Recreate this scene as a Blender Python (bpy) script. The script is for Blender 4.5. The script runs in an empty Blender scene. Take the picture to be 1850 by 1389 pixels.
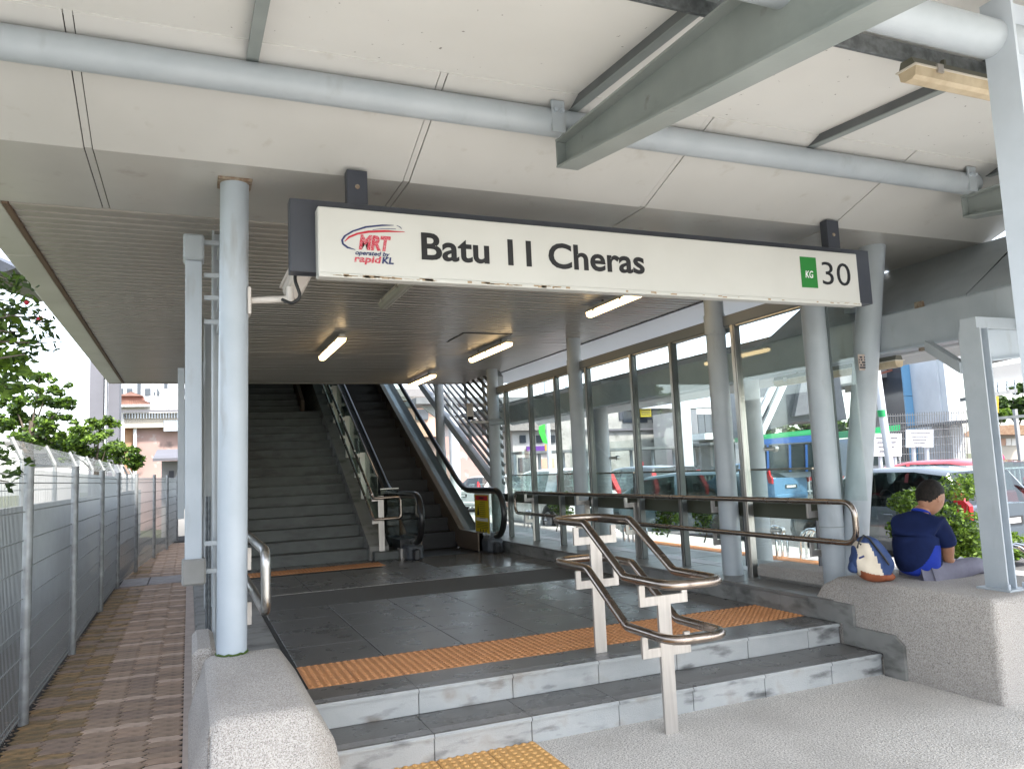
import bpy, bmesh, math, random
from mathutils import Vector, Matrix
random.seed(7)
sc = bpy.context.scene
col = sc.collection
R = math.radians

# ------------------------------------------------------------------ camera
FPX = 1391.5
YAW, PIT, ROLL = R(22.90943557), R(6.21809828), R(-2.53235057)
fv = Vector((math.sin(YAW)*math.cos(PIT), math.cos(YAW)*math.cos(PIT), math.sin(PIT)))
rv = Vector((math.cos(YAW), -math.sin(YAW), 0)); uv = rv.cross(fv)
r2 = rv*math.cos(ROLL)+uv*math.sin(ROLL); u2 = -rv*math.sin(ROLL)+uv*math.cos(ROLL)
CAM = Vector((0, 0, 1.6))
cd = bpy.data.cameras.new('camera'); co = bpy.data.objects.new('camera', cd); col.objects.link(co)
m = Matrix(((r2.x, u2.x, -fv.x), (r2.y, u2.y, -fv.y), (r2.z, u2.z, -fv.z))).to_4x4(); m.translation = CAM
co.matrix_world = m
cd.sensor_width = 36; cd.lens = FPX/1850*36; cd.clip_start = .05; cd.clip_end = 3000
sc.camera = co
def ray(x, y): return (x-925)/FPX*r2-(y-694.5)/FPX*u2+fv
def pt(x, y, d): return CAM+ray(x, y)*d
def onz(x, y, z): d = ray(x, y); return CAM+d*((z-1.6)/d.z)
def onx(x, y, X): d = ray(x, y); return CAM+d*(X/d.x)
def ony(x, y, Y): d = ray(x, y); return CAM+d*(Y/d.y)

# ------------------------------------------------------------------ light
w = bpy.data.worlds.new('World'); sc.world = w; w.use_nodes = True
nt = w.node_tree; bg = nt.nodes['Background']
sky = nt.nodes.new('ShaderNodeTexSky'); sky.sky_type = 'NISHITA'; sky.sun_disc = False
SAZ, SEL = R(160), R(55)          # azimuth clockwise from +Y
sky.sun_elevation = SEL; sky.sun_rotation = SAZ; sky.dust_density = 1.6; sky.air_density = 1.0
hs = nt.nodes.new('ShaderNodeHueSaturation'); hs.inputs['Saturation'].default_value = .5; nt.links.new(sky.outputs[0], hs.inputs['Color']); nt.links.new(hs.outputs[0], bg.inputs[0]); bg.inputs[1].default_value = .15
sd = bpy.data.lights.new('sun', 'SUN'); so = bpy.data.objects.new('sun', sd); col.objects.link(so)
sd.energy = 2.5; sd.angle = R(6); sd.color = (1, .95, .87)
S = Vector((math.sin(SAZ)*math.cos(SEL), math.cos(SAZ)*math.cos(SEL), math.sin(SEL)))
so.rotation_euler = S.to_track_quat('Z', 'Y').to_euler()
sc.view_settings.view_transform = 'Standard'; sc.view_settings.look = 'None'
sc.view_settings.gamma = 1; sc.view_settings.use_curve_mapping = False
sc.view_settings.exposure = 2.15
sc.render.engine = 'CYCLES'
sc.cycles.max_bounces = 8; sc.cycles.transparent_max_bounces = 24; sc.cycles.diffuse_bounces = 4

# ------------------------------------------------------------------ materials
M = {}
def mat(name, c, rough=.6, metal=0, c2=None, scale=6, bump=0, bscale=40, spec=None, detail=5, stretch=None, lo=.35, hi=.65, emit=None, coat=0):
    m = bpy.data.materials.new(name); m.use_nodes = True; n = m.node_tree.nodes; l = m.node_tree.links
    b = n['Principled BSDF']; b.inputs['Roughness'].default_value = rough; b.inputs['Metallic'].default_value = metal
    b.inputs['Base Color'].default_value = (*c, 1)
    if spec is not None: b.inputs['Specular IOR Level'].default_value = spec
    if coat: b.inputs['Coat Weight'].default_value = coat; b.inputs['Coat Roughness'].default_value = .05
    tc = n.new('ShaderNodeTexCoord'); src = tc.outputs['Object']
    if stretch:
        mp = n.new('ShaderNodeMapping'); mp.inputs['Scale'].default_value = stretch; l.new(src, mp.inputs[0]); src = mp.outputs[0]
    if c2 is not None:
        t = n.new('ShaderNodeTexNoise'); t.inputs['Scale'].default_value = scale; t.inputs['Detail'].default_value = detail
        l.new(src, t.inputs['Vector'])
        r = n.new('ShaderNodeValToRGB'); r.color_ramp.elements[0].position = lo; r.color_ramp.elements[1].position = hi
        r.color_ramp.elements[0].color = (*c, 1); r.color_ramp.elements[1].color = (*c2, 1)
        l.new(t.outputs['Fac'], r.inputs[0]); l.new(r.outputs[0], b.inputs['Base Color'])
        rr = n.new('ShaderNodeMapRange'); rr.inputs['To Min'].default_value = max(0, rough-.08); rr.inputs['To Max'].default_value = min(1, rough+.1)
        l.new(t.outputs['Fac'], rr.inputs[0]); l.new(rr.outputs[0], b.inputs['Roughness'])
    if bump:
        t2 = n.new('ShaderNodeTexNoise'); t2.inputs['Scale'].default_value = bscale; t2.inputs['Detail'].default_value = 3
        l.new(src, t2.inputs['Vector'])
        bp = n.new('ShaderNodeBump'); bp.inputs['Strength'].default_value = bump; bp.inputs['Distance'].default_value = .01
        l.new(t2.outputs['Fac'], bp.inputs['Height']); l.new(bp.outputs[0], b.inputs['Normal'])
    if emit: b.inputs['Emission Color'].default_value = (*emit[:3], 1); b.inputs['Emission Strength'].default_value = emit[3]
    M[name] = m; return m
def overlay(m, c, scale, lo, hi, stretch=None, amount=1.0, mode='MIX'):
    """a second noise layer of dirt laid over the base colour"""
    n = m.node_tree.nodes; l = m.node_tree.links; b = n['Principled BSDF']; inp = b.inputs['Base Color']
    tc = n.new('ShaderNodeTexCoord'); src = tc.outputs['Object']
    if stretch:
        mp = n.new('ShaderNodeMapping'); mp.inputs['Scale'].default_value = stretch; l.new(src, mp.inputs[0]); src = mp.outputs[0]
    t = n.new('ShaderNodeTexNoise'); t.inputs['Scale'].default_value = scale; t.inputs['Detail'].default_value = 6; l.new(src, t.inputs['Vector'])
    mr = n.new('ShaderNodeMapRange'); mr.inputs['From Min'].default_value = lo; mr.inputs['From Max'].default_value = hi; mr.inputs['To Max'].default_value = amount
    l.new(t.outputs['Fac'], mr.inputs[0])
    mx = n.new('ShaderNodeMixRGB'); mx.blend_type = mode; l.new(mr.outputs[0], mx.inputs[0])
    if inp.is_linked: l.new(inp.links[0].from_socket, mx.inputs[1])
    else: mx.inputs[1].default_value = inp.default_value
    mx.inputs[2].default_value = (*c, 1); l.new(mx.outputs[0], inp)
    return m
def aggregate(name, base, light, dark, scale=230):
    m = mat(name, base, .85, bump=.5, bscale=scale*.8)
    overlay(m, light, scale, .46, .54); overlay(m, dark, scale*1.3, .56, .62, amount=.95)
    overlay(m, tuple(x*.66 for x in base), 1.7, .45, .8, amount=.55)
    return m

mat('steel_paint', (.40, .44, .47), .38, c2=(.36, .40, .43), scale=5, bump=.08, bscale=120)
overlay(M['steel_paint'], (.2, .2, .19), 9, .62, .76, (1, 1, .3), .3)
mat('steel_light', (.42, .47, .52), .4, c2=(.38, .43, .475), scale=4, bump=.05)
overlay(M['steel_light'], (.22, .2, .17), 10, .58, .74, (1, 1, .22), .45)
mat('steel_pale', (.55, .60, .66), .4, c2=(.5, .55, .60), scale=4, bump=.05)
mat('beam_paint', (.24, .27, .26), .45, c2=(.29, .32, .31), scale=3, bump=.05, bscale=60)
overlay(M['beam_paint'], (.13, .11, .09), 6, .66, .76, amount=.6)
mat('dark_beam', (.10, .11, .115), .5, c2=(.14, .15, .155), scale=4)
mat('galvanised', (.22, .24, .25), .42, .6, c2=(.13, .14, .15), scale=30)
mat('rust', (.16, .09, .05), .8, c2=(.3, .26, .2), scale=30)
mat('steel_brushed', (.50, .49, .47), .30, 1, c2=(.38, .37, .355), scale=60, stretch=(1, 1, .05))
mat('steel_plate', (.56, .53, .50), .42, .75, c2=(.48, .45, .42), scale=50, stretch=(1, 1, .05))
mat('steel_tube', (.42, .36, .31), .24, 1, c2=(.36, .30, .26), scale=9)
mat('chrome', (.75, .75, .76), .14, 1)
mat('fence_steel', (.40, .42, .43), .45, .35, c2=(.28, .29, .29), scale=12)
mat('fence_wire', (.36, .38, .38), .5, .3)
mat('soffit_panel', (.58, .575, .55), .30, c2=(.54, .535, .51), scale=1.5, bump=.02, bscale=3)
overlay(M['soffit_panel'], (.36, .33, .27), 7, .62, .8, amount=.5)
mat('soffit_shaded', (.46, .45, .42), .22, c2=(.50, .49, .46), scale=1.5, bump=.02, bscale=3)  # darker copy of soffit_panel: the flat band's shade is put into its colour
overlay(M['soffit_shaded'], (.25, .22, .18), 5, .62, .8, amount=.5)
mat('slat', (.33, .305, .27), .30, c2=(.37, .345, .31), scale=2, bump=.03, bscale=9)
mat('transom_paint', (.06, .065, .045), .5)
mat('mullion_dark', (.09, .10, .10), .35, .4)
mat('head_paint', (.17, .185, .19), .4)
mat('slat_gap', (.02, .02, .02), .9)
mat('sign_face', (.58, .58, .545), .35, c2=(.62, .62, .585), scale=2)
mat('sign_frame', (.045, .05, .065), .4, c2=(.055, .06, .075), scale=6)
mat('sign_dirt', (.38, .28, .18), .8)
mat('black_ink', (.012, .012, .014), .4)
mat('red_ink', (.50, .02, .05), .5); overlay(M['red_ink'], (.75, .68, .68), 260, .55, .6, amount=.7)
mat('red_flat', (.5, .02, .04), .5)
mat('blue_ink', (.02, .03, .12), .5)
mat('green_ink', (.015, .20, .03), .5)
mat('white_ink', (.8, .8, .8), .5)
mat('yellow_ink', (.62, .50, .02), .5)
mat('stone_tile', (.12, .12, .117), .28, c2=(.15, .148, .144), scale=5, bump=.15, bscale=90)
overlay(M['stone_tile'], (.20, .19, .18), 2.2, .5, .85, amount=.35)
overlay(M['stone_tile'], (.05, .05, .05), 14, .68, .74, amount=.5)
mat('stone_riser', (.34, .355, .355), .62, c2=(.40, .41, .405), scale=5, bump=.25, bscale=150)
overlay(M['stone_riser'], (.045, .045, .045), 3.2, .56, .70, (1, 1, 3.0), .85)
overlay(M['stone_riser'], (.20, .15, .10), 5, .60, .75, amount=.5)
overlay(M['stone_riser'], (.48, .48, .47), 2.6, .58, .75, (1, 1, 5), .35)
mat('stair_stone', (.085, .095, .09), .5, c2=(.115, .125, .12), scale=4, bump=.2, bscale=120)
overlay(M['stair_stone'], (.05, .05, .048), 3, .52, .72, (1, 1, 3), .7)
mat('stair_brown', (.13, .085, .055), .6, c2=(.17, .11, .075), scale=4)
mat('curb_stone', (.20, .20, .19), .6, c2=(.25, .25, .235), scale=3, bump=.3, bscale=130)
overlay(M['curb_stone'], (.05, .05, .045), 4, .5, .72, (1, 1, 2.5), .8)
mat('curb_top', (.15, .15, .145), .35, c2=(.19, .19, .18), scale=3, bump=.1)
mat('marble', (.14, .14, .135), .12, c2=(.2, .2, .19), scale=6, detail=8)
mat('grout', (.022, .022, .02), .9)
mat('tactile', (.60, .28, .115), .6, c2=(.52, .235, .095), scale=2.4, bump=.1, bscale=200)
overlay(M['tactile'], (.16, .085, .05), 5, .55, .8, amount=.5)
mat('tactile_yellow', (.66, .38, .13), .6, c2=(.58, .32, .11), scale=3, bump=.1, bscale=200)
mat('mat_black', (.035, .035, .035), .8, c2=(.15, .15, .14), scale=190, bump=.8, bscale=240)
aggregate('pebble_wash', (.52, .495, .455), (.74, .715, .67), (.12, .105, .09), 95)
aggregate('plinth_top', (.36, .33, .30), (.49, .46, .425), (.16, .145, .13), 150)
mat('concrete_wall', (.34, .335, .32), .85, c2=(.26, .255, .245), scale=1.5, bump=.3, bscale=25)
overlay(M['concrete_wall'], (.06, .06, .055), 1.2, .60, .72, amount=.75)
overlay(M['concrete_wall'], (.10, .10, .09), 14, .62, .72, (1, 1, .3), .6)
mat('concrete_grey', (.30, .30, .29), .85, c2=(.22, .22, .21), scale=3, bump=.2)
mat('kerb_beige', (.50, .42, .36), .8, c2=(.42, .35, .30), scale=9, bump=.2, bscale=90)
mat('soil', (.045, .032, .022), .95, c2=(.08, .06, .04), scale=30, bump=1, bscale=60)
mat('sand_joint', (.012, .010, .008), .95)
for i, (a, b) in enumerate([((.34, .25, .185), (.26, .19, .145)), ((.41, .295, .21), (.32, .235, .17)), ((.46, .325, .23), (.38, .27, .195)), ((.60, .46, .36), (.52, .39, .30)), ((.42, .26, .12), (.22, .16, .08)), ((.16, .125, .07), (.30, .20, .10))]):
    mat('paver%d' % i, a, .8, c2=b, scale=14, bump=.5, bscale=120)
    overlay(M['paver%d' % i], (.035, .03, .02), 5, .58, .72, amount=.6)
mat('slab_cover', (.36, .33, .31), .75, c2=(.27, .25, .24), scale=6, bump=.2)
mat('asphalt', (.07, .07, .072), .85, c2=(.095, .095, .095), scale=4, bump=.5, bscale=150)
mat('pave_light', (.42, .41, .40), .8, c2=(.36, .35, .34), scale=4, bump=.2)
mat('grass_ground', (.05, .07, .025), .95, c2=(.10, .09, .05), scale=2, bump=1, bscale=20)
mat('handrail_rubber', (.012, .012, .013), .28)
mat('esc_dark', (.02, .021, .024), .35)
mat('esc_step', (.010, .010, .012), .45, .2)
mat('esc_brown', (.16, .12, .09), .4, .2)
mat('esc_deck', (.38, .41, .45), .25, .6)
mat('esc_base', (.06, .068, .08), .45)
mat('lamp_body', (.62, .58, .50), .5)
mat('lamp_lit', (.9, .75, .5), .4, emit=(1, .70, .36, 1.7))
mat('lamp_old', (.62, .52, .36), .4, c2=(.50, .40, .26), scale=12)
mat('lamp_off', (.45, .44, .38), .4)
mat('lamp_dark', (.12, .12, .09), .5)
mat('cctv', (.62, .58, .54), .4, c2=(.55, .51, .47), scale=8)
mat('cable', (.012, .012, .012), .5)
mat('sky_white_panel', (.74, .74, .75), .3)
mat('leaf', (.045, .09, .015), .5, c2=(.09, .16, .02), scale=3)
mat('leaf_light', (.12, .22, .02), .5, c2=(.18, .28, .03), scale=3)
mat('leaf_dark', (.02, .045, .012), .55, c2=(.04, .075, .018), scale=3)
mat('flower', (.45, .01, .03), .5)
mat('bark', (.10, .075, .055), .9, c2=(.16, .13, .10), scale=20, bump=.5)
mat('pink_wall', (.36, .25, .225), .85, c2=(.29, .20, .18), scale=.5, bump=.1)
overlay(M['pink_wall'], (.08, .07, .065), .9, .60, .68, amount=.8)
overlay(M['pink_wall'], (.42, .39, .37), 1.6, .60, .66, amount=.6)
mat('salmon_wall', (.55, .34, .25), .85, c2=(.45, .30, .23), scale=.6)
overlay(M['salmon_wall'], (.1, .09, .08), 1.2, .62, .7, amount=.8)
mat('rust_wall', (.32, .14, .06), .85, c2=(.42, .30, .20), scale=.6)
mat('white_wall', (.48, .47, .46), .8, c2=(.42, .41, .40), scale=.8)
mat('cream_wall', (.50, .45, .38), .8, c2=(.44, .40, .34), scale=.8)
mat('grey_wall', (.13, .13, .15), .7, c2=(.11, .11, .125), scale=.6)
mat('tower_wall', (.38, .39, .42), .8)
mat('window_dark', (.05, .06, .075), .15)
mat('roof_tile', (.17, .085, .06), .8, c2=(.12, .06, .045), scale=3)
mat('roof_dark', (.09, .085, .08), .8, c2=(.15, .14, .13), scale=8)
mat('roof_red', (.26, .095, .065), .7)
mat('white_paint', (.72, .74, .76), .4)
mat('white_col', (.52, .55, .58), .4, c2=(.48, .51, .54), scale=2)
mat('pier_grey', (.24, .24, .24), .7, c2=(.29, .29, .29), scale=1)
mat('blue_panel', (.13, .30, .48), .4, c2=(.15, .33, .51), scale=.5)
mat('orange', (.7, .30, .02), .6)
mat('bus_green', (.02, .28, .10), .3); mat('bus_blue', (.03, .10, .30), .3)
mat('poster_purple', (.10, .03, .22), .5); mat('banner_green', (.03, .55, .04), .6)
mat('thatch', (.22, .13, .08), .9, c2=(.3, .2, .13), scale=10)
mat('tyre', (.015, .015, .015), .8); mat('rim', (.4, .4, .42), .3, .8)
mat('lamp_red', (.45, .01, .015), .15, coat=.6); mat('lamp_clear', (.7, .7, .72), .1, coat=.5)
mat('car_glass', (.02, .03, .032), .04, coat=.6); mat('car_trim', (.02, .02, .022), .5)
mat('seat_grey', (.06, .06, .06), .8)
for k, c in dict(car_white=(.72, .73, .74), car_black=(.02, .022, .025), car_blue=(.12, .25, .42), car_teal=(.035, .06, .075), car_red=(.40, .03, .035), car_grey=(.075, .095, .115), car_silver=(.45, .47, .5), car_navy=(.02, .025, .05)).items():
    mat(k, c, .22, .15, coat=.9)
mat('skin', (.34, .17, .10), .5, c2=(.28, .135, .08), scale=12)
mat('hair', (.007, .006, .005), .7, spec=.2, c2=(.022, .017, .014), scale=60, bump=.5, bscale=300)
mat('shirt_navy', (.007, .013, .05), .9, spec=.15, c2=(.011, .02, .072), scale=8, bump=.5, bscale=14)
mat('shirt_blue', (.015, .04, .33), .75, spec=.2, c2=(.012, .03, .25), scale=6, bump=.4, bscale=14)
mat('trousers', (.17, .165, .21), .8, c2=(.13, .125, .165), scale=7, bump=.7, bscale=16)
mat('bag_blue', (.03, .06, .17), .7, c2=(.02, .045, .13), scale=9, bump=.3)
mat('bag_cream', (.62, .55, .44), .75, c2=(.55, .48, .38), scale=9, bump=.2)
mat('bag_rust', (.26, .075, .03), .75, c2=(.20, .055, .022), scale=9, bump=.3)
mat('shirt_red', (.5, .02, .08), .8)
mat('poster_white', (.72, .70, .66), .6)

def glass(name, tint, refl=.5, rough=.02):
    m = bpy.data.materials.new(name); m.use_nodes = True; n = m.node_tree.nodes; l = m.node_tree.links
    for x in list(n):
        if x.type != 'OUTPUT_MATERIAL': n.remove(x)
    o = [x for x in n if x.type == 'OUTPUT_MATERIAL'][0]
    t = n.new('ShaderNodeBsdfTransparent'); t.inputs[0].default_value = (*tint, 1)
    g = n.new('ShaderNodeBsdfGlossy'); g.inputs['Roughness'].default_value = rough; g.inputs[0].default_value = (.95, 1, .97, 1)
    f = n.new('ShaderNodeLayerWeight'); f.inputs[0].default_value = .5
    pw_ = n.new('ShaderNodeMath'); pw_.operation = 'POWER'; pw_.inputs[1].default_value = 4; l.new(f.outputs['Facing'], pw_.inputs[0])
    mm = n.new('ShaderNodeMath'); mm.operation = 'MULTIPLY_ADD'; mm.inputs[1].default_value = .6*refl; mm.inputs[2].default_value = .045*refl
    l.new(pw_.outputs[0], mm.inputs[0]); mx = n.new('ShaderNodeMixShader'); l.new(mm.outputs[0], mx.inputs[0])
    l.new(t.outputs[0], mx.inputs[1]); l.new(g.outputs[0], mx.inputs[2]); l.new(mx.outputs[0], o.inputs[0])
    M[name] = m; return m
glass('glass', (.945, .975, .965), 1.0); glass('glass_green', (.70, .80, .74), 1.0); glass('glass_smoke', (.45, .5, .52), 1.0)
glass('glass_car', (.34, .40, .39), 1.4)
def canopy_mat():
    m = mat('roof_sheet', (.75, .745, .715), .5, c2=(.70, .695, .665), scale=1.2)
    n = m.node_tree.nodes; l = m.node_tree.links; b = n['Principled BSDF']
    overlay(m, (.15, .13, .11), 26, .715, .73, (1, 1, 1), .8)
    tr = n.new('ShaderNodeBsdfTranslucent'); l.new(b.inputs['Base Color'].links[0].from_socket, tr.inputs[0])
    mx = n.new('ShaderNodeMixShader'); mx.inputs[0].default_value = .11
    o = [x for x in n if x.type == 'OUTPUT_MATERIAL'][0]
    l.new(b.outputs[0], mx.inputs[1]); l.new(tr.outputs[0], mx.inputs[2]); l.new(mx.outputs[0], o.inputs[0])
canopy_mat()
for k in ('leaf', 'leaf_light', 'leaf_dark'):
    m_ = M[k]; n = m_.node_tree.nodes; l = m_.node_tree.links; b = n['Principled BSDF']
    tr = n.new('ShaderNodeBsdfTranslucent'); l.new(b.inputs['Base Color'].links[0].from_socket, tr.inputs[0])
    mx = n.new('ShaderNodeMixShader'); mx.inputs[0].default_value = .35
    o = [x for x in n if x.type == 'OUTPUT_MATERIAL'][0]
    l.new(b.outputs[0], mx.inputs[1]); l.new(tr.outputs[0], mx.inputs[2]); l.new(mx.outputs[0], o.inputs[0])

# ------------------------------------------------------------------ helpers
class MB:
    def __init__(s): s.v = []; s.f = []
    def add(s, vs, fs):
        b = len(s.v); s.v += [tuple(x) for x in vs]; s.f += [tuple(i+b for i in f) for f in fs]; return s
    def box(s, x0, x1, y0, y1, z0, z1):
        return s.add([(x0, y0, z0), (x1, y0, z0), (x1, y1, z0), (x0, y1, z0), (x0, y0, z1), (x1, y0, z1), (x1, y1, z1), (x0, y1, z1)],
                     [(0, 3, 2, 1), (4, 5, 6, 7), (0, 1, 5, 4), (1, 2, 6, 5), (2, 3, 7, 6), (3, 0, 4, 7)])
    def bbox(s, x0, x1, y0, y1, z0, z1, b=.01):      # box with chamfered edges
        X = (x0, x1); Y = (y0, y1); Z = (z0, z1); vs = {}; L = []
        def V(i, j, k, a):
            x = X[i]; y = Y[j]; z = Z[k]; sx = b if i == 0 else -b; sy = b if j == 0 else -b; sz = b if k == 0 else -b
            p = {'x': (x, y+sy, z+sz), 'y': (x+sx, y, z+sz), 'z': (x+sx, y+sy, z)}[a]
            L.append(p); return len(L)-1
        for i in (0, 1):
            for j in (0, 1):
                for k in (0, 1):
                    for a in 'xyz': vs[i, j, k, a] = V(i, j, k, a)
        F = []
        for i in (0, 1): F.append([vs[i, j, k, 'x'] for j, k in ((0, 0), (1, 0), (1, 1), (0, 1))][::(1 if i else -1)])
        for j in (0, 1): F.append([vs[i, j, k, 'y'] for i, k in ((0, 0), (0, 1), (1, 1), (1, 0))][::(1 if j else -1)])
        for k in (0, 1): F.append([vs[i, j, k, 'z'] for i, j in ((0, 0), (1, 0), (1, 1), (0, 1))][::(1 if k else -1)])
        for i in (0, 1):
            for j in (0, 1): F.append([vs[i, j, 0, 'x'], vs[i, j, 0, 'y'], vs[i, j, 1, 'y'], vs[i, j, 1, 'x']])
        for i in (0, 1):
            for k in (0, 1): F.append([vs[i, 0, k, 'x'], vs[i, 0, k, 'z'], vs[i, 1, k, 'z'], vs[i, 1, k, 'x']])
        for j in (0, 1):
            for k in (0, 1): F.append([vs[0, j, k, 'y'], vs[0, j, k, 'z'], vs[1, j, k, 'z'], vs[1, j, k, 'y']])
        for i in (0, 1):
            for j in (0, 1):
                for k in (0, 1): F.append([vs[i, j, k, a] for a in 'xyz'])
        return s.add(L, F)
    def prism(s, poly, a, b, fn):                    # poly of (u,v) swept from a to b; fn(u,v,t) -> point
        n = len(poly); vs = [fn(u, v, a) for u, v in poly]+[fn(u, v, b) for u, v in poly]
        return s.add(vs, [tuple(range(n))[::-1], tuple(range(n, 2*n))]+[(i, (i+1) % n, n+(i+1) % n, n+i) for i in range(n)])
    def ring(s, P, up=None):
        pass
    def tube(s, pts, r, n=10, caps=True, closed=False):
        pts = [Vector(p) for p in pts]; N = len(pts); rings = []; rr = r if isinstance(r, (list, tuple)) else [r]*N
        b = len(s.v); up = None
        for i, p in enumerate(pts):
            if closed: t = (pts[(i+1) % N]-pts[i-1]).normalized()
            elif i == 0: t = (pts[1]-p).normalized()
            elif i == N-1: t = (p-pts[i-1]).normalized()
            else: t = ((pts[i+1]-p).normalized()+(p-pts[i-1]).normalized()).normalized()
            if up is None: up = Vector((0, 0, 1)) if abs(t.z) < .9 else Vector((1, 0, 0))
            a = t.cross(up).normalized(); c = a.cross(t).normalized(); up = c
            for k in range(n):
                an = 2*math.pi*k/n; q = p+(a*math.cos(an)+c*math.sin(an))*rr[i]; s.v.append(tuple(q))
        for i in range(N if closed else N-1):
            j = (i+1) % N
            for k in range(n): s.f.append((b+i*n+k, b+i*n+(k+1) % n, b+j*n+(k+1) % n, b+j*n+k))
        if caps and not closed:
            s.f.append(tuple(b+k for k in range(n))); s.f.append(tuple(b+(N-1)*n+k for k in range(n))[::-1])
        return s
    def cyl(s, p0, p1, r, n=16): return s.tube([p0, p1], r, n)
    def ball(s, c, r, sc=(1, 1, 1), n=10, m=6):
        b = len(s.v)
        for i in range(m+1):
            th = math.pi*i/m
            for k in range(n):
                ph = 2*math.pi*k/n
                s.v.append((c[0]+r*sc[0]*math.sin(th)*math.cos(ph), c[1]+r*sc[1]*math.sin(th)*math.sin(ph), c[2]+r*sc[2]*math.cos(th)))
        for i in range(m):
            for k in range(n): s.f.append((b+i*n+k, b+i*n+n+k, b+i*n+n+(k+1) % n, b+i*n+(k+1) % n))
        return s
    def mesh(s, name):
        me = bpy.data.meshes.new(name); me.from_pydata(s.v, [], s.f); 
        bm = bmesh.new(); bm.from_mesh(me); bmesh.ops.recalc_face_normals(bm, faces=bm.faces); bm.to_mesh(me); bm.free()
        return me
    def build(s, name, m, parent=None, smooth=False, loc=None, group=None, label=None, cat=None, kind=None):
        me = s.mesh(name); me.materials.append(M[m] if isinstance(m, str) else m)
        if smooth:
            for p in me.polygons: p.use_smooth = True
            try: me.set_sharp_from_angle(angle=R(40))
            except Exception: pass
        return link(name, me, parent, loc, label, cat, group, kind)
def link(name, me, parent=None, loc=None, label=None, cat=None, group=None, kind=None):
    o = bpy.data.objects.new(name, me); col.objects.link(o)
    if parent: o.parent = parent
    if loc is not None: o.location = loc
    tag(o, label, cat, group, kind); return o
def tag(o, label=None, cat=None, group=None, kind=None):
    if label: o['label'] = label
    if cat: o['category'] = cat
    if group: o['group'] = group
    if kind: o['kind'] = kind
    return o
def thing(name, label, cat, loc=(0, 0, 0), rz=0, group=None):
    o = bpy.data.objects.new(name, None); col.objects.link(o); o.location = loc; o.rotation_euler = (0, 0, rz)
    o.empty_display_size = .1
    return tag(o, label, cat, group)
KIDS = {}
def kids(o): return [c for c in bpy.data.objects if c.parent == o]
def dup(o, loc=None, rz=None, label=None, parent=None):
    c = o.copy(); col.objects.link(c)
    if parent: c.parent = parent
    if loc is not None: c.location = loc
    if rz is not None: c.rotation_euler = (0, 0, rz)
    if label: c['label'] = label
    for ch in kids(o): dup(ch, parent=c)
    return c
def arc(c, r, a0, a1, n, fn):
    return [fn(c[0]+r*math.cos(a0+(a1-a0)*i/n), c[1]+r*math.sin(a0+(a1-a0)*i/n)) for i in range(n+1)]
def rounded(pts, r, n=5):                            # round the corners of a 3-D polyline
    pts = [Vector(p) for p in pts]; out = [pts[0]]
    for i in range(1, len(pts)-1):
        p = pts[i]; a = (pts[i-1]-p); b = (pts[i+1]-p); k = min(r, a.length*.45, b.length*.45)
        p0 = p+a.normalized()*k; p1 = p+b.normalized()*k
        for j in range(n+1): t = j/n; out.append(p0*(1-t)**2+p*2*t*(1-t)+p1*t*t)
    out.append(pts[-1]); return out
def rounded_closed(pts, r, n=5):
    pts = [Vector(p) for p in pts]; out = []; N = len(pts)
    for i in range(N):
        p = pts[i]; a = (pts[i-1]-p); b = (pts[(i+1) % N]-p); rr_ = r[i] if isinstance(r, (list, tuple)) else r
        k = min(rr_, a.length*.48, b.length*.48)
        p0 = p+a.normalized()*k; p1 = p+b.normalized()*k
        for j in range(n+1): t = j/n; out.append(p0*(1-t)**2+p*2*t*(1-t)+p1*t*t)
    return out
def text(s, name, m, parent, x0, x1, z0, z1, y, offset=0., extrude=.002, shear=0, axis='x', mode='cap'):
    """lettering fitted into x0..x1 and z0..z1 on the plane y, read from -Y"""
    cu = bpy.data.curves.new(name, 'FONT'); cu.body = s; cu.extrude = extrude; cu.offset = offset; cu.shear = shear; cu.resolution_u = 4
    to = bpy.data.objects.new(name+'_tmp', cu); col.objects.link(to)
    me = bpy.data.meshes.new_from_object(to.evaluated_get(bpy.context.evaluated_depsgraph_get())); bpy.data.objects.remove(to)
    xs = [v.co.x for v in me.vertices]; ys = [v.co.y for v in me.vertices]
    a, b = min(xs), max(xs); c, d = min(ys), max(ys)
    me.transform(Matrix(((  (x1-x0)/(b-a), 0, 0, x0-a*(x1-x0)/(b-a)), (0, 0, -1, y), (0, (z1-z0)/(d-c), 0, z0-c*(z1-z0)/(d-c)), (0, 0, 0, 1))))
    me.materials.clear(); me.materials.append(M[m]); o = link(name, me, parent); o.location = -parent.location; return o

# ================================================================== SETTING
MB().box(-300, 300, -200, 400, -.62, -.60).build('ground', 'grass_ground', kind='structure')
# entrance apron of washed pebble, runs behind the camera too
MB().box(-.02, 14, -12, 4.40, -.3, 0).build('plaza_ground', 'pebble_wash', kind='structure')
MB().box(-14, -.03, -12, 3.0, -.3, -.006).build('side_ground', 'concrete_grey', kind='structure')

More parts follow.
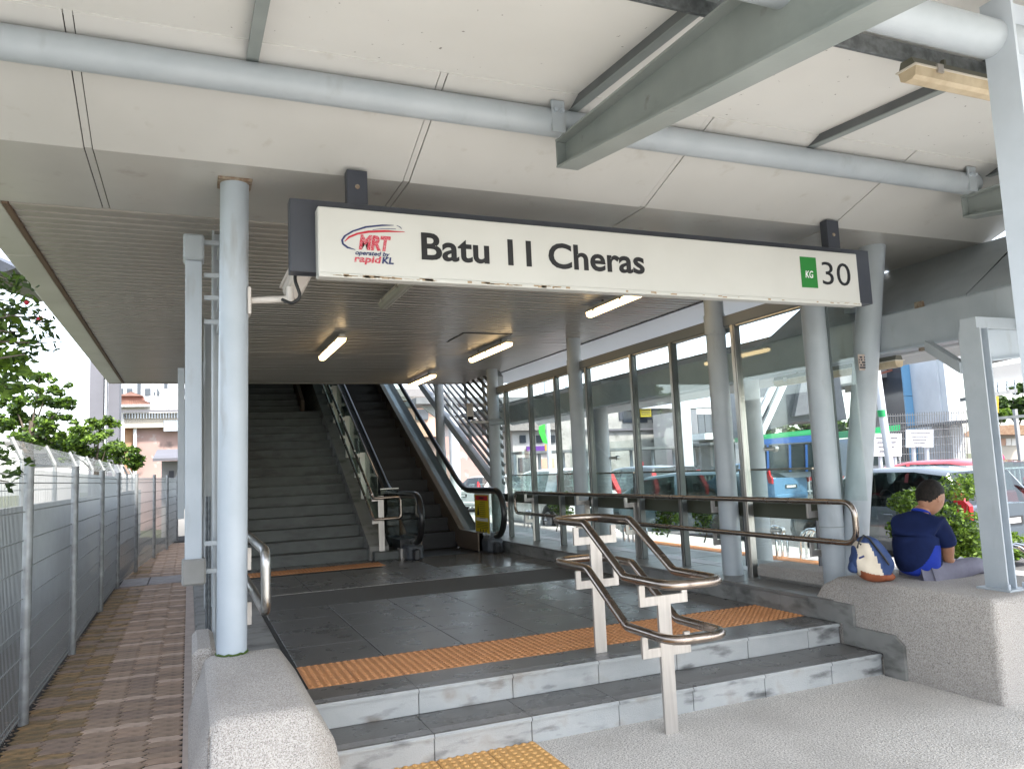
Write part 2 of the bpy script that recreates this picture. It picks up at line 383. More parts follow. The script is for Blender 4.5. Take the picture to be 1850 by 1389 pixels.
# ---- brick path on the left
path = MB().box(-1.12, -.03, 2.0, 26, -.3, -.0035).build('path', 'sand_joint', kind='structure')
CW, RH = .205, .105
def paver_mesh(seed):
    n = 8; g = .0048
    fx = lambda t: .014*math.sin(t*2*math.pi)           # long edges wave
    fy = lambda t: (.016 if .25 < t < .75 else -.012)*(1-abs(2*t-1)*.3)
    top = [(CW*i/n, RH+fx(i/n)) for i in range(n+1)]; bot = [(CW*i/n, fx(i/n)) for i in range(n+1)]
    rt = [(CW+.022*math.sin(math.pi*2*j/4), RH*j/4) for j in range(1, 4)]; lf = [(.022*math.sin(math.pi*2*j/4), RH*j/4) for j in range(1, 4)]
    poly = bot+rt+top[::-1]+lf[::-1]
    cx, cy = CW/2, RH/2; k = 1-2*g/RH; kx = 1-2*g/CW
    ins = [((x-cx)*kx, (y-cy)*k) for x, y in poly]; ins2 = [((x-cx)*(kx-.05), (y-cy)*(k-.09)) for x, y in poly]
    N = len(poly); vs = [(x, y, -.03) for x, y in ins]+[(x, y, -.004) for x, y in ins]+[(x, y, 0) for x, y in ins2]
    fs = [(i, (i+1) % N, N+(i+1) % N, N+i) for i in range(N)]+[(N+i, N+(i+1) % N, 2*N+(i+1) % N, 2*N+i) for i in range(N)]+[tuple(range(2*N, 3*N))]
    return MB().add(vs, fs)
pm = []
for i in range(6):
    me = paver_mesh(i).mesh('paver'); me.materials.append(M['paver%d' % i]); pm.append(me)
def paver_kind(c, r, x, y):
    if c == 4 and r % 5 in (0,): return 3
    if c in (2, 3) and r % 7 == 1: return 3
    if x < -.95: return random.choice([4, 5, 5, 0, 0])
    if x < -.75: return random.choice([4, 5, 0, 0, 1])
    return random.choice([0, 0, 1, 1, 2] if y < 8 else [1, 2, 2, 0])
count = 0; rest = {i: MB() for i in range(6)}
for r in range(200):
    y = 2.9+r*RH
    if y > 23: break
    if 13.85 < y < 15.05: continue
    for c in range(5):
        x = -1.055+c*CW
        k = paver_kind(c, r, x, y)
        p = (x+CW/2, y+RH/2+random.uniform(-.001, .001), random.uniform(-.0005, .003))
        if count < 295:
            o = link('paver', pm[k], path, p); o.rotation_euler = (random.uniform(-.012, .012), random.uniform(-.012, .012), 0); count += 1
        else:
            q = pm[k]
            rest[k].add([(v.co.x+p[0], v.co.y+p[1], v.co.z+p[2]) for v in q.vertices], [tuple(f.vertices) for f in q.polygons])
me = bpy.data.meshes.new('far_pavers'); V = []; F = []; MI = []
for k in range(6):
    b = len(V); V += rest[k].v; F += [tuple(i+b for i in f) for f in rest[k].f]; MI += [k]*len(rest[k].f)
me.from_pydata(V, [], F); [me.materials.append(M['paver%d' % k]) for k in range(6)]
for p, i in zip(me.polygons, MI): p.material_index = i
link('far_pavers', me, path, kind='stuff')
for x0, x1 in ((-.60, -.06), (-1.02, -.61)):
    MB().bbox(x0, x1, 13.92, 14.98, -.02, .012, .008).build('cover_slab', 'slab_cover', path)
# soil strip with litter
MB().box(-1.9, -1.12, 1.5, 27, -.3, -.02).build('soil', 'soil', kind='structure')
lit = MB()
for i in range(700):
    x = random.gauss(-1.10, .05); y = random.uniform(3, 10); a = random.uniform(0, 3.14); s_ = random.uniform(.008, .025)
    z = random.uniform(-.012, .006)
    p = [Vector((math.cos(a)*s_, math.sin(a)*s_, .004)), Vector((-math.sin(a)*s_*.4, math.cos(a)*s_*.4, 0)), Vector((-math.cos(a)*s_, -math.sin(a)*s_, .002)), Vector((math.sin(a)*s_*.4, -math.cos(a)*s_*.4, .006))]
    lit.add([v+Vector((x, y, z)) for v in p], [(0, 1, 2, 3)])
lit.build('leaf_litter', 'rust', label='dry brown leaf litter along the foot of the mesh fence', cat='leaf litter', kind='stuff')
# low kerb between path and station
MB().box(-.03, .06, 3.4, 24, -.3, .10).build('kerb', 'kerb_beige', kind='structure')
side = MB().box(.06, .66, 5.62, 24, -.3, .285).build('side_ledge', 'curb_stone', kind='structure')
for j in range(13):
    MB().bbox(.075, .352, 5.64+j*.5, 5.64+j*.5+.494, .285, .297, .003).build('ledge_tile', 'curb_stone', side)
    MB().bbox(.358, .655, 5.64+j*.5, 5.64+j*.5+.494, .285, .297, .003).build('ledge_tile', 'curb_stone', side)

# ---- hall floor and entrance steps
flo = MB().box(.66, 4.66, 4.74, 12.1, -.3, .2975).build('floor', 'grout', kind='structure')
X0, T = .69, .6165
XS = [X0+T*i for i in range(7)]+[4.655]
def tile(name, x0, x1, y0, y1, z0, z1, m, par, b=.003, g=.0038):
    return MB().bbox(x0+g, x1-g, y0+g, y1-g, z0, z1+random.uniform(-.0006, .0006), b).build(name, m, par)
rows = [5.69+.62*i for i in range(5)]
for a, b in zip(rows[:-1], rows[1:]):
    for x0, x1 in zip(XS[:-1], XS[1:]): tile('floor_tile', x0, x1, a, min(b, 8.17), .286, .300, 'stone_tile', flo)
for i in range(5):
    a = 9.22+i*.57
    for x0, x1 in zip(XS[:-1], XS[1:]):
        if x0 > 2.8 and a > 9.8: continue
        if i in (3, 4) and x1 < 2.8: continue
        tile('floor_tile', x0, x1, a, a+.57, .286, .300, 'stone_tile', flo)
MB().box(.70, 4.655, 8.175, 9.215, .288, .301).build('entrance_mat', 'mat_black', flo)
MB().box(.70, 4.655, 9.208, 9.218, .288, .304).build('mat_frame', 'steel_brushed', flo)
MB().bbox(2.90, 3.75, 9.80, 11.72, .288, .300, .002).build('marble_slab', 'marble', flo)
MB().bbox(3.755, 4.655, 9.80, 11.72, .288, .300, .002).build('marble_slab', 'marble', flo)
def dome_tile(w_, d_, nx, ny, bars=False):
    mb = MB().bbox(.0015, w_-.0015, .0015, d_-.0015, -.01, .002, .001)
    if bars:
        for i in range(nx):
            x = w_*(i+.5)/nx; mb.bbox(x-.013, x+.013, .015, d_-.015, .0, .008, .003)
    else:
        for i in range(nx):
            for j in range(ny):
                x = w_*(i+.5)/nx; y = d_*(j+.5)/ny; b = len(mb.v)
                for rr, z in ((.0165, .002), (.0125, .008), (.007, .0095)):
                    for k in range(8): mb.v.append((x+rr*math.cos(k*math.pi/4), y+rr*math.sin(k*math.pi/4), z))
                for q in (0, 8):
                    for k in range(8): mb.f.append((b+q+k, b+q+(k+1) % 8, b+q+8+(k+1) % 8, b+q+8+k))
                mb.f.append(tuple(b+16+k for k in range(8)))
    return mb
dm = dome_tile(.305, .30, 6, 6).mesh('tactile_tile'); dm.materials.append(M['tactile'])
for i in range(13):
    for j in range(2): link('tactile_tile', dm, flo, (.688+.305*i, 5.075+.30*j, .299))
bmn = dome_tile(.31, .50, 6, 1, True).mesh('tactile_tile'); bmn.materials.append(M['tactile'])
for i in range(6): link('tactile_tile', bmn, flo, (.76+.31*i, 11.12, .299))
for x0, x1 in zip(XS[:-1], XS[1:]): 
    if x1 < 2.8: tile('floor_tile', x0, x1, 11.63, 12.07, .286, .300, 'stone_tile', flo)
ym = dome_tile(.30, .30, 6, 6).mesh('tactile_tile'); ym.materials.append(M['tactile_yellow'])
pg = bpy.data.objects['plaza_ground']
for i in range(4):
    for j in range(5): link('tactile_tile', ym, pg, (1.875-.302*(i+1), 4.345-.302*(j+1), .004))

def grooved(x0, x1, y0, y1, z0, z1):                # tread slab with anti-slip grooves along its nose
    mb = MB(); ys = [y0, y0+.014]; zs = [z1-.014, z1]
    prof = [(y0, z0), (y0, z1-.012), (y0+.010, z1)]
    for k in range(4):
        y = y0+.04+k*.02; prof += [(y, z1), (y+.002, z1-.004), (y+.006, z1-.004), (y+.008, z1)]
    prof += [(y1, z1), (y1, z0)]
    return mb.prism(prof, x0+.002, x1-.002, lambda u, v, t: (t, u, v))
def tread(mb):
    o = mb.build('tread_tile', 'stone_tile', stp); o.data.materials.append(M['stone_riser'])
    for p in o.data.polygons:
        if p.normal.y < -.5 and p.center.y < min(v.co.y for v in o.data.vertices)+.012: p.material_index = 1  # front edge takes the lighter riser stone, its lit look put into colour
stp = MB().box(.62, 4.66, 4.36, 4.75, -.2, .125).box(.62, 4.66, 4.745, 5.08, .12, .27).build('entrance_steps', 'grout', kind='structure')
jx = [.62, 1.265, 1.86, 2.45, 3.0, 3.58, 4.17, 4.655]
for a, b in zip(jx[:-1], jx[1:]):
    tread(grooved(a, b, 4.315, 4.725, .127, .15))
    MB().bbox(a+.002, b-.002, 4.33, 4.36, -.03, .126, .003).build('riser_tile', 'stone_riser', stp)
jx = [.62, 1.288, 1.906, 2.528, 3.15, 3.77, 4.34, 4.655]
for a, b in zip(jx[:-1], jx[1:]):
    tread(grooved(a, b, 4.70, 5.072, .277, .30))
    MB().bbox(a+.002, b-.002, 4.715, 4.745, .151, .276, .003).build('riser_tile', 'stone_riser', stp)

# ---- curb under the glass wall
cu = MB().box(4.665, 5.9, 4.75, 24, -.3, .435).build('wall_base', 'grout', kind='structure')
y = 4.76
while y < 15:
    MB().bbox(4.645, 4.672, y, y+.58, .30, .437, .004).build('skirting_tile', 'curb_stone', cu)
    MB().bbox(4.64, 5.22, y, y+.58, .436, .47, .006).build('coping_tile', 'curb_top', cu)
    MB().bbox(5.222, 5.9, y, y+.58, .436, .47, .006).build('coping_tile', 'curb_top', cu)
    y += .582
# stepped skirting where the steps meet the right plinth
MB().prism([(4.30, 0), (4.30, .16), (4.66, .16), (4.66, .31), (5.0, .31), (5.0, .46), (4.55, .46), (4.55, .30), (4.2, .30), (4.12, .24), (4.12, 0)][::-1], 4.636, 4.662, lambda u, v, t: (t, u, v)).build('stepped_skirting', 'curb_stone', cu)

# ---- plinths
def plinth(name, secs, label, group):
    """secs: list of (y, closed section of (x,z) points)"""
    V = []; F = []; n = len(secs[0][1])
    for y, s_ in secs: V += [(x, y + dy, z) for (x, z, dy) in s_]
    for i in range(len(secs)-1):
        for k in range(n-1): F.append((i*n+k, i*n+k+1, (i+1)*n+k+1, (i+1)*n+k))
    F.append(tuple(range(n))); F.append(tuple((len(secs)-1)*n+k for k in range(n)))
    me = bpy.data.meshes.new(name); me.from_pydata(V, [], F)
    bm = bmesh.new(); bm.from_mesh(me); bmesh.ops.recalc_face_normals(bm, faces=bm.faces)
    bmesh.ops.bevel(bm, geom=[e for e in bm.edges if e.calc_face_angle(0) > R(22)], offset=.034, segments=3, profile=.5, affect='EDGES')
    bm.to_mesh(me); bm.free()
    me.materials.append(M['plinth_top'])
    for p in me.polygons: p.use_smooth = True
    o = link(name, me, None, label=label, cat='plinth', group=group)
    return o
def secL(zt, xl=.10, xr=.47, xb=.0, xbr=.60, dy=0):
    return [(xb, -.05, 0), (xb, zt*.55, 0), (xl-.02, zt-.03, dy), (xl, zt, dy), (xr, zt, dy), (xbr-.02, zt-.16, dy*.6), (xbr, zt-.3, 0), (xbr, -.05, 0)]
plinth('concrete_plinth', [(3.18, secL(.30, .08, .50, .0, .57)), (3.45, secL(.65)), (4.72, secL(.65)), (4.80, secL(.61)), (4.98, secL(.36, .10, .45, .02, .60))],
       'washed concrete plinth at the left end of the steps carrying the round column', None)
# narrow rear lobe that carries the posts behind the column
MB().bbox(.02, .15, 4.95, 5.65, -.05, .64, .03).build('concrete_plinth', 'plinth_top', smooth=False, label='narrow washed concrete block behind the round column beside the brick path', cat='plinth')
def secR(zt, xl=4.664, xr=5.75):
    return [(xl, -.05, 0), (xl, zt*.5, 0), (xl, zt, 0), (xr-.05, zt, 0), (xr+.05, zt-.06, 0), (xr+.18, zt-.3, 0), (xr+.22, -.05, 0)]
plinth('concrete_plinth', [(3.42, secR(.635)), (3.47, secR(.65)), (4.55, secR(.655)), (4.72, secR(.645)), (4.88, secR(.57)), (4.965, secR(.46))],
       'long washed concrete plinth on the right where the man sits', None)

# ================================================================== STAIRCASE
st = thing('staircase', 'dark stone staircase climbing beside the escalator', 'staircase', (1.7, 12.07, .3))
def world_child(o, par): o.parent = par; o.location = o.location-par.location; return o
def wp(mb, name, m, par, **k):                       # build in world coordinates under an Empty that is only translated
    o = mb.build(name, m, par, **k); o.location = -par.location; return o
SR, ST = .168, .30
for i in range(30):
    y = 12.07+ST*i+(.28 if i >= 16 else 0); z = .30+SR*i
    xr = 2.56 if i < 16 else 2.22
    prof = [(y+.02, z-.1), (y+.02, z+SR-.03), (y, z+SR-.028), (y, z+SR-.006), (y+.006, z+SR), (y+ST+(.28 if i == 15 else 0)+.02, z+SR), (y+ST+.02, z-.1)]
    js = [.66, .66+.35+random.uniform(0, .5), 1.66+random.uniform(0, .3), xr]
    wp(MB().prism(prof, .66, xr, lambda u, v, t: (t, u, v)), 'step', 'stair_stone' if i < 13 else 'stair_stone', st)
# brown side strips
wp(MB().prism([(16.9, 2.99), (16.9, 3.25), (21, 5.6), (21, 5.3)], 2.222, 2.29, lambda u, v, t: (t, u, v)), 'side_strip', 'stair_brown', st)
# string wall with its sloping top
sw = MB().prism([(11.95, .28), (11.95, .50), (12.1, .58), (24.0, 7.35), (24, .28)], 2.56, 2.86, lambda u, v, t: (t, u, v))
wp(sw, 'string_wall', 'curb_stone', st)
wp(MB().bbox(2.60, 2.98, 11.78, 11.95, .30, .43, .01), 'end_block', 'stair_stone', st)
wp(MB().bbox(2.98, 3.12, 11.70, 11.9, .30, .46, .006), 'end_plate', 'steel_plate', st)
# left wall of the stairwell, beyond the columns
MB().prism([(12.2, .28), (12.2, .9), (24, 7.6), (24, .28)], .52, .655, lambda u, v, t: (t, u, v)).build('stairwell_wall', 'stair_stone', kind='structure')
# unseen sloping roof, added to block light over the stairwell, and rear closure
MB().prism([(14.75, 3.45), (14.75, 3.75), (24, 8.9), (24, 8.6)], -.2, 4.9, lambda u, v, t: (t, u, v)).build('stairwell_shade_roof', 'grey_wall', kind='structure')
MB().box(-.1, 4.9, 24, 24.2, .2, 8.8).build('stairwell_end_wall', 'dark_beam', kind='structure')
MB().prism([(14.75, 1.0), (14.75, 3.7), (24, 8.9), (24, 5.2)], .25, .32, lambda u, v, t: (t, u, v)).build('stairwell_side_wall', 'grey_wall', kind='structure')

# stair balustrade: glass, posts and double steel rail that turns back at the foot
br = thing('stair_balustrade', 'glass balustrade with double steel rail between stairs and escalator', 'balustrade', (2.7, 12, .5))
SL = SR/ST
def slope(y, h): return .3+SL*max(0, y-11.85)+h
for a, b in ((12.3, 13.7), (13.75, 15.2), (15.25, 16.8), (16.85, 18.4), (18.45, 20.0), (20.05, 22)):
    wp(MB().prism([(a, slope(a, .22)), (b, slope(b, .22)), (b, slope(b, 1.0)), (a, slope(a, 1.0))], 2.78, 2.792, lambda u, v, t: (t, u, v)), 'glass_panel', 'glass_green', br)
    wp(MB().tube([(2.786, a, slope(a, 1.01)), (2.786, b, slope(b, 1.01))], .016, 8), 'cap_rail', 'steel_brushed', br, smooth=True)
for y in (11.92, 13.2, 14.5, 15.8, 17.1, 18.4, 19.7):
    zb = slope(y, .05)
    p = wp(MB().bbox(2.70, 2.79, y-.012, y+.012, zb, zb+.88, .002).bbox(2.60, 2.70, y-.011, y+.011, zb+.80, zb+.86, .002).bbox(2.60, 2.63, y-.01, y+.01, zb+.86, zb+.92, .002)
           .bbox(2.60, 2.70, y-.011, y+.011, zb+.46, zb+.52, .002).bbox(2.60, 2.63, y-.01, y+.01, zb+.52, zb+.58, .002), 'post', 'steel_plate', br)
for h in (.94, .62):
    P = rounded([(2.615, 22, slope(22, h)), (2.615, 11.86, slope(11.85, h)), (2.615, 11.80, .3+h), (2.90, 11.80, .3+h)], .05)
    wp(MB().tube(P, .022, 10), 'rail', 'steel_tube', br, smooth=True)
wp(MB().tube(rounded([(2.90, 11.80, .3+.94), (3.03, 11.80, .3+.94), (3.03, 11.80, .3+.62), (2.90, 11.80, .3+.62)], .09, 6), .022, 10), 'rail_end', 'steel_tube', br, smooth=True)
gp = thing('glass_guard', 'upright smoked glass guard panel at the foot of the escalator', 'glass panel', (2.9, 12.3, .4))
wp(MB().bbox(2.83, 3.12, 12.28, 12.295, .45, 1.36, .002), 'pane', 'glass_smoke', gp)
wp(MB().bbox(2.825, 3.125, 12.276, 12.30, 1.36, 1.375, .002), 'top_trim', 'steel_brushed', gp)

# ================================================================== ESCALATOR
es = thing('escalator', 'dark escalator with black handrails rising beside the stone stairs', 'escalator', (3.8, 11.7, .3))
E0 = 12.75; ES = math.tan(R(29.5))
def ez(y, h):
    return .3+h+max(0, y-E0)*ES
for xi, (xc, sgn) in enumerate(((3.15, 1), (4.45, -1))):
    def hpath(dh, grow=0):
        pts = []
        yn = 11.42; rr = .36
        for i in range(13):
            a = R(-75)-R(105+90)*(i/12)*1.0
            a = math.pi*1.5 - math.pi*(i/12)*1.0
            pts.append((xc, yn+(rr+grow)*math.cos(a), .3+.62+(rr+grow)*math.sin(a)))
        pts = [p for p in pts]
        top = .3+.62+rr+grow
        pts.append((xc, E0-.15, top))
        for i in range(1, 7): t = i/6; pts.append((xc, E0-.15+.75*t, top+ES*.75*t*t/2*1.0))
        yb = E0+.6; zb = top+ES*.75/2
        pts.append((xc, 23, zb+(23-yb)*ES)); return pts
    H = hpath(0)
    hr = MB()
    # rectangular-ish rubber handrail, made as a flattened tube
    for k in range(len(H)): pass
    hb = MB().tube(H, .042, 12); hb.v = [((x-xc)*1.15+xc, y, z) for x, y, z in hb.v]
    wp(hb, 'handrail', 'handrail_rubber', es, smooth=True)
    Hi = hpath(0, -.05)
    wp(MB().tube(Hi, .016, 8), 'handrail_track', 'esc_brown', es, smooth=True)
    # glass balustrade
    base = [(p[1], p[2]) for p in Hi]
    bot = [(y, ez(y, .34)) for y in (23, 18, 15, 13.4, 12.9)]+[(12.5, .60), (11.5, .60)]
    poly = base+bot[1-1:]
    V = [(xc-.006, y, z) for y, z in poly]; 
    top_ = base[6:]; 
    g = MB()
    for i in range(len(base)-1):
        (ya, za), (yb, zb) = base[i], base[i+1]
        fa = .60 if ya < E0-.1 else ez(ya, .30); fb = .60 if yb < E0-.1 else ez(yb, .30)
        if i < 6: fa, fb = za, zb; continue
        g.add([(xc, ya, fa), (xc, yb, fb), (xc, yb, zb), (xc, ya, za)], [(0, 1, 2, 3)])
    # rounded newel pane
    ring = [(xc, y, z) for y, z in base[:7]]
    g.add([(xc, 11.42, .60)]+ring, [tuple(range(len(ring)+1))])
    wp(g, 'glass_side', 'glass_green' if xc > 4 else 'glass_smoke', es)
    # skirt, inner deck, outer deck
    def strip(x0, x1, h0, h1, name, mm):
        P = [(11.75, .30), (E0, .30)]; 
        prof = [(11.75, .3+h0), (E0, .3+h0), (23, ez(23, h0)), (23, ez(23, h1)), (E0-.1, .3+h1), (11.75, .3+h1)]
        wp(MB().prism(prof, x0, x1, lambda u, v, t: (t, u, v)), name, mm, es)
    ins = xc+sgn*.17; 
    strip(min(xc+sgn*.02, ins), max(xc+sgn*.02, ins), .0, .26, 'skirt', 'esc_dark')
    strip(min(ins-sgn*.07, ins+sgn*.02), max(ins-sgn*.07, ins+sgn*.02), .02, .31, 'skirt_trim', 'esc_brown')
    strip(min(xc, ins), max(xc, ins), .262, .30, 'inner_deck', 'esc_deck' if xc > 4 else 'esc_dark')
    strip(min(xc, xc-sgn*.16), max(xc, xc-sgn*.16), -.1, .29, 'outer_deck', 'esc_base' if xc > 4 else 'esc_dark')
    wp(MB().bbox(xc-.13, xc+.13, 11.45, 11.80, .30, .52, .03), 'newel_base', 'esc_base', es)
    wp(MB().bbox(xc-.05, xc+.05, 11.36, 11.48, .30, .47, .02), 'handrail_inlet', 'esc_dark', es)
# cross-braced pier seen through the right newel, safety notice, steps
for i in range(26):
    y = 12.5+.4*i; z = .3 if i == 0 else ez(y, 0)-.05
    prof = [(y, z-.25), (y, z+ES*.4), (y+.39, z+ES*.4), (y+.39, z-.25)] if i else [(11.75, .2), (11.75, .303), (12.9, .303), (12.9, .2)]
    wp(MB().prism(prof, 3.30, 4.30, lambda u, v, t: (t, u, v)), 'step', 'esc_step', es)
nb = MB().bbox(4.425, 4.432, 11.66, 12.16, .62, 1.20, .001)
notice = thing('safety_notice', 'yellow escalator safety notice with red heading on the glass side', 'notice', (4.43, 11.9, .9))
NX = 4.428
def onotice(y0, y1, z0, z1, m, name, d):
    return wp(MB().box(NX-d, NX-d+.001, y0, y1, z0, z1), name, m, notice)
onotice(11.62, 12.32, .56, 1.22, 'white_paint', 'border', .002)
onotice(11.645, 12.295, .585, 1.195, 'yellow_ink', 'sheet', .004)
onotice(11.68, 12.26, 1.105, 1.18, 'red_flat', 'heading', .006)
lm = MB()
for i in range(9): lm.box(NX-.007, NX-.006, 11.80, 12.04+.05*random.random(), 1.07-i*.032, 1.078-i*.032)
for i in range(4): lm.box(NX-.007, NX-.006, 11.70, 12.2+.05*random.random(), .735-i*.026, .744-i*.026)
for i in range(3): lm.box(NX-.007, NX-.006, 11.78+i*.13, 11.82+i*.13, .60, .64)
lm.prism([(12.13, 1.04), (12.20, .86), (12.08, .86)], NX-.007, NX-.006, lambda u, v, t: (t, u, v))
wp(lm, 'print', 'black_ink', notice)
onotice(11.70, 12.24, .77, .825, 'white_ink', 'caption_bar', .0065)
# mirrored text is avoided: the heading is set as short dark strokes
wp(MB().box(NX-.008, NX-.007, 11.86, 12.08, 1.13, 1.155), 'heading_print', 'black_ink', notice)

# ================================================================== SOFFIT
sf = thing('soffit_ceiling', 'long beige slatted metal soffit over the stair hall', 'ceiling', (1.7, 5.4, 3.36))
wp(MB().box(-1.03, 5.29, 5.40, 14.7, 3.392, 3.42), 'backing', 'slat_gap', sf)
NS = 80; pitch = (14.68-5.44)/NS
sm = MB().prism([(0, .03), (.006, .0), (pitch-.026, .0), (pitch-.020, .03)], -1.025, 5.285, lambda u, v, t: (t, u, v)).mesh('slat'); sm.materials.append(M['slat'])
for i in range(NS):
    o = link('slat', sm, sf); o.location = Vector((0, 5.44+pitch*i, 3.362+random.uniform(-.0015, .0015)))-sf.location; o.rotation_euler = (random.uniform(-.008, .008), 0, 0)
wp(MB().bbox(-1.06, -1.022, 5.38, 14.72, 3.345, 3.40, .004), 'edge_trim', 'stair_brown', sf)
wp(MB().bbox(5.285, 5.315, 5.38, 14.72, 3.352, 3.40, .004), 'edge_trim', 'sign_frame', sf)
wp(MB().bbox(-1.262, 5.3, 14.70, 14.78, 3.35, 3.46, .004), 'end_trim', 'slat', sf)
wp(MB().bbox(-1.02, 5.28, 5.385, 5.43, 3.352, 3.40, .004), 'edge_trim', 'slat', sf)
for i in range(6):
    a = 5.0+1.62*i
    wp(MB().bbox(-1.262, -1.064, a+.004, min(a+1.616, 14.7), 3.355, 3.40, .004), 'border_panel', 'soffit_panel', sf)
    wp(MB().bbox(-1.275, -1.262, a+.004, min(a+1.616, 14.7), 3.36, 3.66, .004), 'fascia_panel', 'soffit_panel', sf)
hp = [(3.28, 3.90), (9.25, 9.92)]
wp(MB().bbox(3.27, 3.92, 9.25, 9.92, 3.352, 3.372, .002), 'access_hatch', 'slat', sf)
wp(MB().box(3.25, 3.94, 9.23, 9.94, 3.358, 3.365), 'hatch_gap', 'slat_gap', sf)

# front panels of the soffit: flat band and sloping band
fb = thing('canopy_fascia', 'pale folded metal fascia panels between canopy pipe and slatted soffit', 'fascia', (1.7, 4.4, 3.36))
js = [-1.5, -.487, 1.219, 2.90, 4.60, 6.42]
for a, b in zip(js[:-1], js[1:]):
    wp(MB().bbox(a+.022, b-.022, 4.405, 5.38, 3.36, 3.372, .003), 'flat_panel', 'soffit_shaded', fb)
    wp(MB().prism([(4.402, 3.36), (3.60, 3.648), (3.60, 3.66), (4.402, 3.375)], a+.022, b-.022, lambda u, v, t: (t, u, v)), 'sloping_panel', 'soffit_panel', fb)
for a in js[1:-1]:
    wp(MB().box(a-.017, a+.017, 4.40, 5.38, 3.364, 3.375), 'joint_strip', 'soffit_shaded', fb)
    wp(MB().prism([(4.402, 3.364), (3.60, 3.652), (3.60, 3.66), (4.402, 3.375)], a-.017, a+.017, lambda u, v, t: (t, u, v)), 'joint_strip', 'soffit_panel', fb)
wp(MB().box(-1.5, 6.33, 3.60, 5.38, 3.69, 3.70), 'sky_block_sheet', 'slat_gap', fb)  # dark sheets added above the panels to keep sky out of the joints
wp(MB().box(-1.5, 6.3, 4.42, 5.38, 3.379, 3.39), 'sky_block_sheet', 'slat_gap', fb)
wp(MB().prism([(4.42, 3.385), (3.60, 3.675), (3.60, 3.685), (4.42, 3.395)], -1.5, 6.3, lambda u, v, t: (t, u, v)), 'sky_block_sheet', 'slat_gap', fb)
# white outer panels right of the soffit
js = [5.39, 7.3, 9.2, 11.1, 13.0, 14.7]
for a, b in zip(js[:-1], js[1:]): wp(MB().bbox(5.32, 6.33, a+.004, b-.004, 3.36, 3.38, .003), 'outer_panel', 'sky_white_panel', fb)

# ================================================================== FRONT CANOPY
cn = thing('canopy', 'white translucent canopy roof on grey steel over the entrance steps', 'canopy', (2, 2, 3.5))
def rz_(y): return 3.617+.078*(y-3.75)
px = [-1.46, .282, 2.02, 3.77, 5.50, 6.6]
for a, b in zip(px[:-1], px[1:]):
    wp(MB().prism([(.35, rz_(.35)+.05), (4.6, rz_(4.6)+.05), (4.6, rz_(4.6)+.056), (.35, rz_(.35)+.056)], a+.003, b-.003, lambda u, v, t: (t, u, v)), 'roof_sheet', 'roof_sheet', cn)
for a in px:
    wp(MB().prism([(.35, rz_(.35)-.004), (3.76, rz_(3.76)-.004), (3.76, rz_(3.76)+.048), (.35, rz_(.35)+.048)], a-.024, a+.024, lambda u, v, t: (t, u, v)), 'purlin', 'dark_beam' if a != 0 else 'dark_beam', cn)
    wp(MB().prism([(.35, rz_(.35)-.010), (3.76, rz_(3.76)-.010), (3.76, rz_(3.76)-.004), (.35, rz_(.35)-.004)], a-.030, a+.026, lambda u, v, t: (t, u, v)), 'purlin_flange', 'beam_paint', cn)
wp(MB().cyl((-1.5, 3.72, 3.525), (5.33, 3.72, 3.525), .077, 24), 'pipe', 'steel_paint', cn, smooth=True)
wp(MB().cyl((-1.5, 2.02, 3.30), (6.6, 2.02, 3.30), .078, 24), 'pipe', 'steel_paint', cn, smooth=True)
wp(MB().bbox(-1.5, 6.6, 2.45, 2.53, 3.485, 3.53, .003).bbox(-1.5, 6.6, 2.45, 2.456, 3.44, 3.49, .001), 'channel', 'galvanised', cn)
def rafter(x):
    zb = lambda y: 3.29-.148*(3.7-y)
    zt = lambda y: 3.44+.05*(y-3.7)
    wp(MB().prism([(3.78, zb(3.78)), (3.78, zt(3.78)), (.9, zt(.9)), (.9, zb(.9))], x-.006, x+.006, lambda u, v, t: (t, u, v)), 'rafter_web', 'beam_paint', cn)
    for z_, e in ((zb, 0), (zt, 1)):
        wp(MB().prism([(3.78, z_(3.78)-.012*(1-e)), (3.78, z_(3.78)+.012*e), (.9, z_(.9)+.012*e), (.9, z_(.9)-.012*(1-e))], x-.068, x+.068, lambda u, v, t: (t, u, v)), 'rafter_flange', 'beam_paint', cn)
    wp(MB().box(x-.066, x+.066, 3.772, 3.78, zb(3.77)+.002, zt(3.77)-.002), 'end_plate', 'beam_paint', cn)
    wp(MB().bbox(x-.15, x-.07, 3.64, 3.655, 3.44, 3.62, .001), 'gusset_plate', 'steel_paint', cn)
    for a_ in (-.13, -.09): wp(MB().cyl((x+a_, 3.62, 3.56), (x+a_, 3.64, 3.56), .012, 6), 'bolt', 'steel_light', cn)
rafter(2.0); rafter(5.33)
# near right column
nc = thing('canopy_column', 'tall pale blue steel column at the right edge holding the canopy', 'column', (3.2, 2.06, 0))
wp(MB().box(3.10, 3.115, 1.92, 2.05, 0, 3.46), 'flange', 'steel_pale', nc)
wp(MB().box(3.115, 3.325, 1.98, 1.99, 0, 3.46), 'web', 'steel_pale', nc)
wp(MB().box(3.325, 3.34, 1.92, 2.05, 0, 3.46), 'flange', 'steel_pale', nc)
wp(MB().bbox(3.04, 3.40, 1.86, 2.11, 0, .02, .003), 'base_plate', 'steel_pale', nc)

